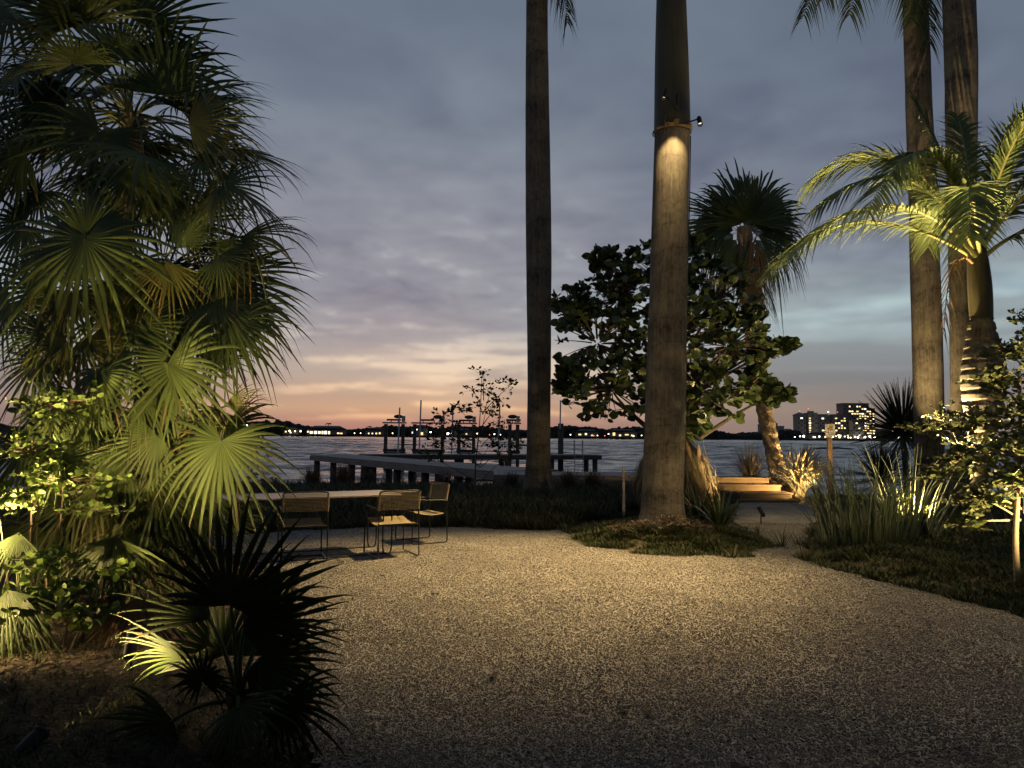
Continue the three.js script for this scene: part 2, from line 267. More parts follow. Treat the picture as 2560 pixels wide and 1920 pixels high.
{   // loose crushed stones: too many to count
  const r = rng(11), geo = new THREE.IcosahedronGeometry(1, 0), P = geo.attributes.position; { const w = V(); for (let k = 0; k < P.count; k++) { w.fromBufferAttribute(P, k); const h = hash(Math.round(w.x * 50), Math.round(w.y * 50 + w.z * 90), 3); w.multiplyScalar(0.75 + 0.5 * h); P.setXYZ(k, w.x, w.y, w.z); } geo.computeVertexNormals(); }
  const list = [];
  for (let k = 0; k < 640000 && list.length < 210000; k++) { const dz = 1.9 + 11 * Math.pow(r(), 1.15), x = (r() * 2 - 1) * (0.6 + dz * 0.78), z = -dz; if (onGravel(x, z)) list.push([x, z]); }
  const im = new THREE.InstancedMesh(geo, M.pebble, list.length), m = new THREE.Matrix4(), q = new THREE.Quaternion(), e = new THREE.Euler(), c = new THREE.Color();
  list.forEach(([x, z], k) => { const s = (0.0034 + 0.0036 * r() * r() + 0.0013 * r()) * (r() < 0.02 ? 1.9 : 1); e.set(r() * 6, r() * 6, r() * 6); q.setFromEuler(e); m.compose(V(x, 0.005 + 0.03 * (fbm(x * 1.4 + 50, z * 1.4 + 70, 0, 0, 19, 4) - 0.5) + s * 0.2, z), q, V(s * (0.8 + r() * 0.7), s * 0.75, s)); im.setMatrixAt(k, m); const t = (0.185 + 0.10 * r()) * (0.75 + 0.5 * fbm(x * 0.9 + 20, z * 0.9 + 60, 0, 0, 29, 4)), d = r() < 0.05 ? 0.4 : 1; c.setRGB(t * d * 1.05, t * d * 0.98, t * d * 0.85); im.setColorAt(k, c); });
  im.name = 'loose_gravel'; im.userData = { kind: 'stuff', label: 'loose pale crushed gravel covering the path and terrace', category: 'gravel' }; scene.add(im);
}
{   // fallen leaves and scraps lying on the gravel
  const r = rng(23), spots = [[-1.35, -7.75], [0.62, -4.05], [0.75, -4.0], [0.55, -4.3], [1.05, -3.4], [1.25, -3.38], [2.5, -3.35], [2.62, -3.42], [2.9, -3.3], [2.2, -3.25], [0.42, -2.95], [-0.1, -4.6], [-0.6, -4.2], [1.6, -5.4], [-0.7, -6.9], [0.1, -7.4], [2.95, -3.7], [1.9, -2.95]];
  for (const [x, z] of spots) { const g = new MB(), n = 7, L = 0.022 + r() * 0.03, a = r() * 6; const pts = []; for (let k = 0; k < n; k++) { const th = k / n * 6.283; pts.push(g.v(Math.cos(th) * L, 0.012 + 0.010 * Math.sin(th * 2 + a), Math.sin(th) * L * 0.55)); } const c = g.v(0, 0.014, 0); for (let k = 0; k < n; k++) g.t(c, pts[(k + 1) % n], pts[k]); const o = g.build('fallen_leaf', M.deadLeaf ??= std(0.03, 0.022, 0.014)); o.position.set(x, 0.004, z); o.rotation.y = a; tag(o, 'small dark curled leaf lying on the open gravel', 'leaf', 'dry leaves on the gravel'); }
}
{   // blown dirt and plant scraps on the gravel
  const r = rng(27), geo = new THREE.BoxGeometry(1, 0.25, 0.4), list = []; for (let k = 0; k < 9000; k++) { const z = -2 - 9.5 * r(), x = (r() * 2 - 1) * (0.5 - z * 0.75); if (onGravel(x, z) && fbm(x * 1.1 + 7, z * 1.1 + 31, 0, 0, 83, 4) > 0.56 + 0.12 * r()) list.push([x, z]); }
  const im = new THREE.InstancedMesh(geo, M.scrap = std(0.025, 0.019, 0.012), list.length), m = new THREE.Matrix4(), q = new THREE.Quaternion(); list.forEach(([x, z], k) => { const s = 0.005 + 0.018 * r() * r(); q.setFromAxisAngle(V(0, 1, 0), r() * 6.28); im.setMatrixAt(k, m.compose(V(x, 0.014, z), q, V(s, s, s))); });
  im.name = 'dirt_scraps'; im.userData = { kind: 'stuff', label: 'dark dirt and plant scraps strewn over the gravel', category: 'debris' }; scene.add(im);
}
{   // low ground cover in the beds
  const r = rng(31), tuft = (n, h, w, spread, seed) => { const q = rng(seed), g = new MB(); for (let k = 0; k < n; k++) { const a = q() * 6.28, t = spread * q(), hh = h * (0.6 + 0.6 * q()), lean = 0.2 + 0.8 * q(), bx = Math.cos(a) * t * 0.3, bz = Math.sin(a) * t * 0.3, dx = Math.cos(a), dz = Math.sin(a); let p0 = g.v(bx - dz * w, 0, bz + dx * w), p1 = g.v(bx + dz * w, 0, bz - dx * w); for (const [f, ww] of [[0.55, 0.9], [1, 0.05]]) { const rr = t + lean * hh * f * f, y = hh * f * (1 - 0.25 * f * lean); const c0 = g.v(bx + dx * rr - dz * w * ww, y, bz + dz * rr + dx * w * ww), c1 = g.v(bx + dx * rr + dz * w * ww, y, bz + dz * rr - dx * w * ww); g.q(p0, p1, c1, c0); p0 = c0; p1 = c1; } } return g.geo(); };
  const cover = (name, label, geo, mat, list) => { const im = new THREE.InstancedMesh(geo, mat, list.length), m = new THREE.Matrix4(), q = new THREE.Quaternion(), c = new THREE.Color(); list.forEach(([x, z, s], k) => { q.setFromAxisAngle(V(0, 1, 0), r() * 6.28); m.compose(V(x, bedHeight(x, z) - 0.02, z), q, V(s, s * (0.7 + 0.6 * r()), s)); im.setMatrixAt(k, m); const t = 0.65 + 0.7 * r(), y = r(); c.setRGB(t * (0.9 + 0.4 * y), t, t * 0.8); im.setColorAt(k, c); }); im.name = name; im.userData = { kind: 'stuff', label, category: 'ground cover' }; scene.add(im); };
  const l1 = [], l2 = [], l3 = [];
  for (let k = 0; k < 26000; k++) { const x = -11 + 22 * r(), z = -8.8 - 10 * r(); if (onGravel(x, z) || x < leftEdge(z) - 0.4 && z > -10) continue; if (x > pathLeft(z) - 0.1 && z < -12 && x < 7.2) continue; if (inIsland(x, z)) l1.push([x, z, 0.5 + 0.4 * r()]); else if (x > rightEdge(z)) { l1.push([x, z, 0.5 + 0.5 * r()]); } else l2.push([x, z, 0.55 + 0.75 * r()]); }
  for (let k = 0; k < 5200; k++) { const a = r() * 6.28, t = Math.sqrt(r()); const x = 2.35 + Math.cos(a) * t * 1.42, z = -10.95 + Math.sin(a) * t * 1.9; if (inIsland(x, z)) l1.push([x, z, 0.35 + 0.4 * r()]); }
  for (let k = 0; k < 9000; k++) { const z = -3 - 6.5 * r(), x = rightEdge(z) + 4.5 * Math.pow(r(), 1.4); l1.push([x, z, 0.4 + 0.45 * r()]); }
  for (let k = 0; k < 9000; k++) { const z = -2.2 - 8 * r(), x = leftEdge(z) - 2.5 * Math.pow(r(), 1.6); if (r() < smooth(-5, -3.2, z) + 0.12 || x > leftEdge(z) - 0.25) l3.push([x, z, 0.3 + 0.35 * r()]); }
  cover('creeping_ground_cover', 'low creeping green plants in the palm island and right bed', tuft(14, 0.095, 0.006, 0.09, 5), M.cover, l1.filter(([x, z]) => fbm(x * 2.6 + 3, z * 2.6 + 8, 0, 0, 141, 3) > 0.3 + 0.18 * r()).map(([x, z, s]) => [x, z, s * (0.55 + 1.1 * fbm(x * 3.1, z * 3.1, 0, 0, 143, 3))]));
  cover('bed_grass', 'dark tangled grass filling the bed behind the gravel', tuft(12, 0.21, 0.006, 0.08, 6), M.weed, l2);
  cover('lawn_edge_weeds', 'sparse low weeds on the mulch under the fan palms', tuft(10, 0.10, 0.004, 0.08, 7), M.weed, l3);
}
// fallen bark chips on the left bed
{ const r = rng(37), geo = new THREE.BoxGeometry(1, 0.16, 0.45), list = []; for (let k = 0; k < 9000; k++) { const z = -2.4 - 6 * r(), x = leftEdge(z) - 0.05 - 3.2 * r(); list.push([x, z]); }
  const im = new THREE.InstancedMesh(geo, M.chip = std(1, 1, 1, 0.95), list.length), m = new THREE.Matrix4(), q = new THREE.Quaternion(), e = new THREE.Euler(), c = new THREE.Color();
  list.forEach(([x, z], k) => { const s = 0.012 + 0.03 * r() * r(); e.set((r() - 0.5) * 0.9, r() * 6.28, (r() - 0.5) * 0.9); q.setFromEuler(e); m.compose(V(x, bedHeight(x, z) - 0.022, z), q, V(s, s, s)); im.setMatrixAt(k, m); const t = 0.05 + 0.14 * r(); c.setRGB(t * 1.25, t * 0.9, t * 0.55); im.setColorAt(k, c); });
  im.name = 'bark_mulch'; im.userData = { kind: 'stuff', label: 'brown bark mulch spread under the left fan palms', category: 'mulch' }; scene.add(im); }
// ---------------------------------------------------------------- palms
function trunk(parent, pts, rad, mat, sides = 28, n = 60, lumps = 0.02, name = 'trunk') {
  const c = new THREE.CatmullRomCurve3(pts), P = c.getPoints(n), L = c.getLength(), g = new MB(); let prev = null;
  for (let k = 0; k <= n; k++) {
    const t = k / n, ring = [], r = rad(t);
    for (let s = 0; s <= sides; s++) { const a = s / sides * 2 * Math.PI, rr = r * (1 + lumps * (fbm((s % sides) / sides * 5, t * L * 1.6, 5, 0, 91, 3) - 0.5) * 2); ring.push(g.v(P[k].x + Math.cos(a) * rr, P[k].y, P[k].z + Math.sin(a) * rr, s / sides * 2 * Math.round(Math.max(1, r * 3.14)), t * L)); }
    if (prev) for (let s = 0; s < sides; s++) g.q(prev[s], ring[s], ring[s + 1], prev[s + 1]);
    prev = ring;
  }
  return g.build(name, mat, parent);
}
// one fan leaf: pleated segments joined near the hub, free and drooping further out
function fanFrond(parent, hub, axis, normal, L, A, mat, o = {}) {
  const r = rng(o.seed ?? 1), N = o.n ?? Math.round(10 + A * 0.16), g = new MB(), ax = axis.clone().normalize(), nn = normal.clone().addScaledVector(ax, -normal.dot(ax)).normalize(), side = V().crossVectors(ax, nn);
  const grav = o.grav ?? 0.3, tf = o.fuse ?? 0.28, d = 2 * R(A) / N, cup = o.cup ?? 0.12;
  for (let k = 0; k < N; k++) {
    const th = -R(A) + (k + 0.5) * d, dir = ax.clone().multiplyScalar(Math.cos(th)).addScaledVector(side, Math.sin(th)), per = ax.clone().multiplyScalar(-Math.sin(th)).addScaledVector(side, Math.cos(th));
    const len = L * (0.72 + 0.28 * Math.cos(th * 0.7)) * (0.78 + 0.36 * r()), bend = grav * (0.45 + 0.9 * r() * r()), twist = (r() - 0.5) * 0.8, wig = (r() - 0.5) * 0.2, broke = r() < 0.12 ? 0.5 + 0.3 * r() : 2;
    g.c ??= []; const brown = r() < 0.4 ? 0.55 + 0.4 * r() : 2, tone = 0.75 + 0.5 * r(); let pl = -1, pc = -1, pr = -1; const S = 8, wf = tf * L * Math.tan(d / 2);
    for (let s = 0; s <= S; s++) {
      const t = s / S, rad = t * len, free = clamp((t - tf) / (1 - tf));
      const w = t < tf ? t / tf * wf : wf * Math.max(0.03, (1 + 0.9 * free * (1 - 0.5 * free)) * (1 - Math.pow(free, 1.6)));
      const c = hub.clone().addScaledVector(dir, rad).addScaledVector(nn, -cup * L * t * t + 0.0).addScaledVector(per, wig * free * free * L);
      c.y -= bend * L * free * free * (1 + 1.2 * free * free) * (t > broke ? 1.9 : 1);
      const wn = nn.clone().multiplyScalar(Math.cos(twist * free)).addScaledVector(per, Math.sin(twist * free) * 0.6), lift = w * 0.42;
      const a = per.clone().multiplyScalar(Math.cos(twist * free));
      const l = g.vv(c.clone().addScaledVector(a, -w).addScaledVector(wn, -lift * 0.5), t, 0), m = g.vv(c.clone().addScaledVector(wn, lift * 0.5), t, 0.5), q = g.vv(c.clone().addScaledVector(a, w).addScaledVector(wn, -lift * 0.5), t, 1);
      const br = mat === M.deadFan ? 0 : smooth(brown, brown + 0.15, t); for (let w3 = 0; w3 < 3; w3++) g.c.push(mix(tone, 1.9, br), mix(tone, 1.05, br), mix(tone, 1.6, br));
      if (s) { g.q(pl, pc, m, l); g.q(pc, pr, q, m); } pl = l; pc = m; pr = q;
    }
  }
  const f = g.build('frond', mat, parent);
  if (o.from) {
    const mid = o.from.clone().lerp(hub, 0.55); mid.y += 0.12 * L + (o.arch ?? 0.1); const b = new MB().tube(bez(o.from, mid, hub.clone().addScaledVector(ax, 0.02), 8), (t) => mix(0.014, 0.007, t), 5);
    b.build('petiole', o.pmat ?? M.petiole, f);
  }
  return f;
}
// one feather leaf along a bent midrib
function featherFrond(parent, a, b, c, o = {}) {
  const r = rng(o.seed ?? 1), n = o.n ?? 62, P = bez(a, b, c, n), g = new MB(), LL = o.leaf ?? 0.62, W = o.w ?? 0.017, hang = o.hang ?? 0.55, flat = V(-(c.z - a.z), 0, c.x - a.x).normalize(), roll = o.roll ?? (r() - 0.5) * 0.6;
  const f = new MB().tube(P.filter((_, k) => k % 3 === 0 || k === n), (t) => mix(o.r ?? 0.028, 0.004, Math.pow(t, 0.7)), 6);
  for (let k = Math.round(n * (o.start ?? 0.14)); k <= n; k++) {
    const t = k / n, tan = V().subVectors(P[Math.min(n, k + 1)], P[Math.max(0, k - 1)]).normalize(); const up0 = V().crossVectors(flat, tan).normalize(), side = flat.clone().multiplyScalar(Math.cos(roll)).addScaledVector(up0, Math.sin(roll)), up = V().crossVectors(side, tan).normalize();
    for (const s of [-1, 1]) {
      if (r() < (o.gap ?? 0.03)) continue;
      const len = LL * (0.35 + 0.75 * Math.sin(Math.PI * clamp(0.1 + t * 0.82))) * (0.8 + 0.35 * r()), dir = tan.clone().multiplyScalar((0.5 + 0.5 * t + 0.2 * r()) * (tan.y < -0.7 ? 0.6 : 1)).addScaledVector(side, s * (0.95 - 0.3 * t)).addScaledVector(up, 0.30 * (r() - 0.25)).normalize(), wd = V().crossVectors(dir, up).normalize().addScaledVector(up, (r() - 0.5) * 1.2).normalize();
      let p0 = -1, p1 = -1; const S = 5, dr = hang * (0.6 + 0.8 * r()), w0 = W * (0.8 + 0.4 * r());
      for (let q = 0; q <= S; q++) { const u = q / S, w = w0 * (u < 0.25 ? 0.5 + 2 * u : Math.max(0.04, 1.33 * (1 - u))), p = P[k].clone().addScaledVector(dir, u * len); p.y -= dr * len * u * u; const a0 = g.vv(p.clone().addScaledVector(wd, -w), u, 0), a1 = g.vv(p.clone().addScaledVector(wd, w), u, 1); if (q) g.q(p0, p1, a1, a0); p0 = a0; p1 = a1; }
    }
  }
  const m = g.build('frond', o.mat ?? M.feather, parent); f.build('midrib', o.rmat ?? M.rachis, m); return m;
}
function royalPalm(label, x, z, pts, rad, o) {
  const g = thing('royal_palm', label, 'palm tree', [x, 0, z], 0, 'tall smooth-trunked palms');
  trunk(g, pts.map((p) => V(...p)), rad, M.bark, 32, 90, 0.025);
  const top = V(...pts[pts.length - 1]), sh = o.shaft;
  trunk(g, [top.clone().add(V(0, -0.02, 0)), V(top.x, top.y + sh * 0.5, top.z), V(top.x, top.y + sh, top.z)], (t) => mix(o.r0, o.r1, Math.pow(t, 1.5)), M.shaft, 24, 16, 0.01, 'crownshaft');
  const c = V(top.x, top.y + sh * 0.96, top.z), r = rng(o.seed);
  const flist = o.fronds ?? Array.from({ length: 13 }, (_, k) => [k / 13 * 360 + r() * 20, 3.0 + r() * 0.8, 1.5 + r() * 1.4, -0.5 - r() * 1.3]);
  flist.forEach(([az, len, rise, end, roll], k) => { const d = V(Math.cos(R(az)), 0, Math.sin(R(az))); featherFrond(g, c.clone().addScaledVector(d, 0.1), c.clone().addScaledVector(d, len * 0.5).add(V(0, rise * 1.5, 0)), c.clone().addScaledVector(d, len).add(V(0, end, 0)), { seed: o.seed * 50 + k, mat: M.royalShaded, rmat: M.rachisRoyal, n: end < -1.5 ? 84 : 58, leaf: end < -1.5 ? 0.6 : 0.75, w: 0.022, hang: end < -1.5 ? 1.1 : 0.75, roll }); });
  return g;
}
const mainPalm = royalPalm('tall grey palm trunk rising from the round planted island, warm light patch high up', 2.3, -10.8,
  [[-0.05, -0.1, 0], [-0.05, 0.6, 0], [0, 2, 0], [0.06, 4, 0], [0.13, 6.16, 0]],
  (t) => 0.30 - 0.035 * t + 0.19 * Math.exp(-Math.pow(t * 6.2 / 0.8, 2)) + 0.015 * Math.exp(-Math.pow((t - 0.45) / 0.3, 2)) , { shaft: 2.9, r0: 0.275, r1: 0.20, seed: 3, fronds: [[-100, 3.2, 2.2, 2.6], [-60, 3.4, 2.2, 2.6], [-20, 3.4, 2.0, 2.0], [20, 3.2, 2.0, 1.6], [60, 3.2, 1.7, 1.0], [100, 3.2, 1.7, 0.8], [140, 3.2, 1.9, 1.4], [180, 3.4, 2.0, 2.0], [220, 3.4, 2.1, 2.4], [255, 3.4, 2.2, 2.6]] });
{   // torn leaf base at the foot of the crownshaft
  const g = new MB(); const r = rng(5); for (let k = 0; k < 26; k++) { const a = k / 26 * 6.283, R0 = 0.272, h = 0.03 + 0.07 * r() * (Math.sin(a * 1 + 0.6) > 0.4 ? 1.6 : 0.5), a2 = (k + 1) / 26 * 6.283; const p = [a, a2].map((q) => V(0.13 + Math.cos(q) * (R0 + 0.012), 6.15, Math.sin(q) * (R0 + 0.012))), t = [a, a2].map((q) => V(0.13 + Math.cos(q) * (R0 + 0.022 + 0.02 * r()), 6.15 - 0.02 + h, Math.sin(q) * (R0 + 0.022 + 0.02 * r()))); g.q(g.vv(p[0]), g.vv(p[1]), g.vv(t[1]), g.vv(t[0])); }
  g.tube(curve([V(-0.03, 6.14, 0.26), V(-0.04, 6.24, 0.28), V(-0.02, 6.33, 0.275)], 5), (t) => 0.012 * (1 - t) + 0.002, 5);
  g.build('torn_leaf_base', M.dead, mainPalm);
  mesh('lamp_cable', new MB().tube(curve([V(0.40, 6.1, 0.05), V(0.375, 5, 0.04), V(0.31, 3, 0.03), V(0.295, 1.2, 0.03), V(0.36, 0.2, 0.03)], 30), 0.008, 5).geo(), M.fixture, mainPalm);
}
royalPalm('tall slender grey palm trunk standing in the dark bed before the dock', 0.6, -16,
  [[0, -0.1, 0], [0.0, 1.2, 0], [0.0, 3, 0], [-0.03, 6, 0], [-0.09, 10, 0], [-0.1, 11.8, 0]],
  (t) => 0.262 - 0.015 * t + 0.13 * Math.exp(-Math.pow(t * 11.9 / 1.3, 2)) + 0.035 * Math.exp(-Math.pow((t - 0.62) / 0.16, 2)), { shaft: 1.6, r0: 0.25, r1: 0.17, seed: 7, fronds: [[25, 0.75, 0.3, -2.5, 1.1], [60, 0.8, 0.3, -2.1, 0.5], [-70, 3.3, 1.8, 1.6], [-120, 3.4, 1.8, 1.6], [170, 3.4, 1.7, 0.9], [120, 3.2, 1.6, 0.7], [70, 3.2, 1.7, 0.6], [30, 3.4, 1.7, 0.7], [-30, 3.4, 1.8, 1.4], [215, 3.3, 1.8, 1.4]] });
royalPalm('brown-grey palm trunk behind the feathery palm, dark fronds hanging at its head', 8.95, -15.5,
  [[-0.05, -0.1, 0], [0, 2, 0], [0.02, 6, 0], [0.0, 9.4, 0], [0, 11.6, 0]],
  (t) => 0.275 - 0.02 * t + 0.11 * Math.exp(-Math.pow(t * 11.7 / 0.9, 2)) + 0.03 * Math.exp(-Math.pow((t - 0.35) / 0.25, 2)), { shaft: 1.5, r0: 0.26, r1: 0.18, seed: 9, fronds: [[178, 2.6, 0.6, -2.3, 1.0], [165, 1.75, 0.5, -2.35, 0.9], [172, 2.2, 0.6, -1.9, 1.2], [95, 0.55, 0.3, -3.0, 0.2], [60, 0.8, 0.35, -2.7, 0.5], [130, 0.6, 0.3, -2.5, 0.3], [-40, 3.4, 1.8, 1.5], [-90, 3.4, 1.8, 1.8], [-140, 3.4, 1.8, 1.6], [20, 3.4, 1.7, 1.2], [150, 3.2, 1.6, 1.0]] });
royalPalm('thick palm trunk partly hidden behind the ringed trunk of the feathery palm', 9.15, -14.5,
  [[-0.1, -0.1, 0], [-0.05, 3, 0], [0.02, 6, 0], [0.12, 9, 0], [0.14, 11.8, 0]],
  (t) => 0.235 + 0.07 * smooth(0.35, 0.8, t) + 0.12 * Math.exp(-Math.pow(t * 11 / 0.9, 2)), { shaft: 1.6, r0: 0.28, r1: 0.18, seed: 12, fronds: [[0, 3.3, 1.6, 0.6], [40, 3.2, 1.6, 0.5], [80, 3.2, 1.6, 0.8], [120, 3.2, 1.6, 0.8], [170, 3.2, 1.7, 0.9], [210, 3.2, 1.8, 1.5], [250, 3.2, 1.8, 1.6], [290, 3.3, 1.8, 1.6], [330, 3.3, 1.7, 1.0]] });

// the feathery palm with the swollen ringed trunk, lit from the bed
{
  const g = thing('spindle_palm', 'feathery palm with swollen ringed trunk, its fronds lit from below', 'palm tree', [7.15, 0, -11]);
  const prof = (y) => 0.115 + 0.19 * Math.exp(-Math.pow((y - 2.4) / 0.8, 2)) + 0.05 * Math.exp(-Math.pow(y / 0.4, 2)) + (Math.abs(((y * 6.5) % 1) - 0.5) < 0.14 ? -0.012 : 0.006);
  trunk(g, [V(-0.1, -0.1, 0), V(-0.06, 1, 0), V(0.05, 2.2, 0), V(0.06, 3.35, 0)], (t) => prof(mix(-0.1, 3.35, t)), M.bark, 30, 150, 0.01);
  trunk(g, [V(0.06, 3.33, 0), V(0.05, 3.9, 0), V(0.03, 4.5, 0)], (t) => 0.155 + 0.03 * Math.sin(t * 3) - 0.04 * t, M.shaft, 20, 20, 0.01, 'crownshaft');
  const F = [[[-0.05, 4.3, 0.1], [-1.4, 5.9, 0.25], [-3.3, 4.0, 0.5]], [[-0.02, 4.4, 0.05], [-0.75, 7.0, 0.3], [-2.1, 4.75, 0.9]], [[0, 4.45, -0.05], [-0.9, 6.9, -0.3], [-2.25, 5.7, -0.7]], [[0.02, 4.5, 0], [-0.35, 6.0, -0.1], [-0.7, 6.95, -0.3]],
    [[0.06, 4.45, 0], [0.4, 5.9, 0], [0.95, 6.75, 0.1]], [[0.08, 4.4, 0.02], [1.0, 6.7, 0.2], [2.2, 5.0, 0.4]], [[0.08, 4.3, 0.08], [1.2, 5.4, 0.4], [1.9, 3.6, 0.8]], [[0, 4.35, 0.1], [-0.7, 5.9, 1.0], [-1.3, 4.1, 1.9]], [[0.03, 4.45, -0.08], [0.3, 6.6, -1.0], [0.8, 5.2, -2.6]], [[0.05, 4.5, -0.04], [0.35, 6.0, -0.6], [0.45, 7.0, -1.0]], [[-0.04, 4.35, -0.05], [-1.4, 5.8, -0.9], [-2.6, 4.5, -1.6]], [[-0.03, 4.42, 0.06], [-1.1, 6.3, 0.2], [-2.5, 5.0, 0.1]], [[0.04, 4.45, 0.05], [0.2, 6.2, 0.5], [0.3, 6.2, 1.3]], [[0.05, 4.4, 0.06], [0.7, 6.0, 0.8], [1.5, 4.9, 1.5]]];
  F.forEach(([a, b, c], k) => featherFrond(g, V(...a), V(...b), V(...c), { seed: 70 + k, n: 96, leaf: 0.74, w: 0.019, r: 0.038, hang: 0.42 }));
  featherFrond(g, V(-0.1, 4.2, 0.1), V(-0.5, 4.6, 0.15), V(-0.65, 3.1, 0.2), { seed: 99, n: 34, leaf: 0.42, w: 0.009, hang: 1.1, mat: M.dead, rmat: M.dead });
}
// the leaning fan palm behind the steps
{
  const g = thing('leaning_fan_palm', 'leaning fan palm with dead skirt above the golden grass by the steps', 'palm tree', [6.9, 0, -18.6]);
  trunk(g, [V(0.12, -0.1, 0), V(-0.1, 0.8, 0), V(-0.42, 2.4, 0), V(-0.72, 4.6, 0), V(-0.85, 7.0, 0)], (t) => 0.21 + 0.13 * Math.exp(-Math.pow(t / 0.17, 2)) - 0.02 * t + 0.012 * Math.sin(t * 150), M.fibre, 24, 140, 0.06);
  const c = V(-0.85, 6.9, 0), r = rng(41);
  for (const [a, z, L, A, d0] of [[92, 0.1, 1.6, 55, 0.55], [58, 0.2, 1.45, 50, 0.6], [125, 0.15, 1.35, 50, 0.55], [30, -0.2, 1.4, 46, 0.7], [150, 0.1, 1.4, 46, 0.7], [75, -0.6, 1.4, 50, 0.5], [110, -0.6, 1.4, 50, 0.5], [8, 0.3, 1.2, 42, 0.7], [172, 0.3, 1.25, 42, 0.7], [90, 0.7, 1.1, 50, 0.45], [45, 0.6, 1.1, 46, 0.5], [140, 0.6, 1.1, 46, 0.5], [-22, 0.4, 1.2, 40, 0.75], [200, 0.4, 1.2, 40, 0.75], [20, -0.7, 1.2, 46, 0.6], [165, -0.7, 1.2, 46, 0.6], [-50, 0.5, 1.15, 36, 0.8], [228, 0.4, 1.15, 36, 0.8], [-75, 0.6, 1.0, 34, 0.7], [258, -0.4, 1.0, 34, 0.7]]) { const k = Math.round(a + 400), d = V(Math.cos(R(a)), Math.sin(R(a)), z).normalize(), hub = c.clone().addScaledVector(d, d0 * 0.5); fanFrond(g, hub, d, V((r() - 0.5) * 1.5, 0.35 + 0.4 * r(), 1), L * 1.05, A * 1.25, M.fan, { seed: k, from: c.clone().add(V(0, -0.35, 0)), grav: a < 10 || a > 170 ? 0.4 : 0.1, n: 36, fuse: 0.62, cup: 0.16, pmat: M.rachis }); }
  for (let k = 0; k < 26; k++) { const a = r() * 6.28, hub = c.clone().add(V(Math.cos(a) * 0.5, -0.35 - 1.15 * r(), Math.sin(a) * 0.45)); fanFrond(g, hub, V(Math.cos(a) * 0.45, -1, Math.sin(a) * 0.4), V(Math.cos(a), 0.4, Math.sin(a)), 0.75 + 0.4 * r(), 30, M.deadFan, { seed: 240 + k, from: c.clone().add(V(Math.cos(a) * 0.15, -0.35, Math.sin(a) * 0.15)), grav: 0.15, n: 14, pmat: M.paleTwig }); }
  for (let k = 0; k < 60; k++) { const t = 0.4 + 0.57 * r(), y = t * 7, x = -0.25 - 0.62 * t, a = r() * 6.28; const q = V(Math.cos(a), 0, Math.sin(a)), p = V(x, y, 0).addScaledVector(q, 0.18); mesh('leaf_boot', new MB().tube([p, p.clone().addScaledVector(q, 0.06).add(V(0, 0.12, 0)), p.clone().addScaledVector(q, 0.13).add(V(0, 0.28 + 0.1 * r(), 0))], (u) => 0.04 * (1 - 0.7 * u), 5).geo(), M.paleTwig, g); }
}
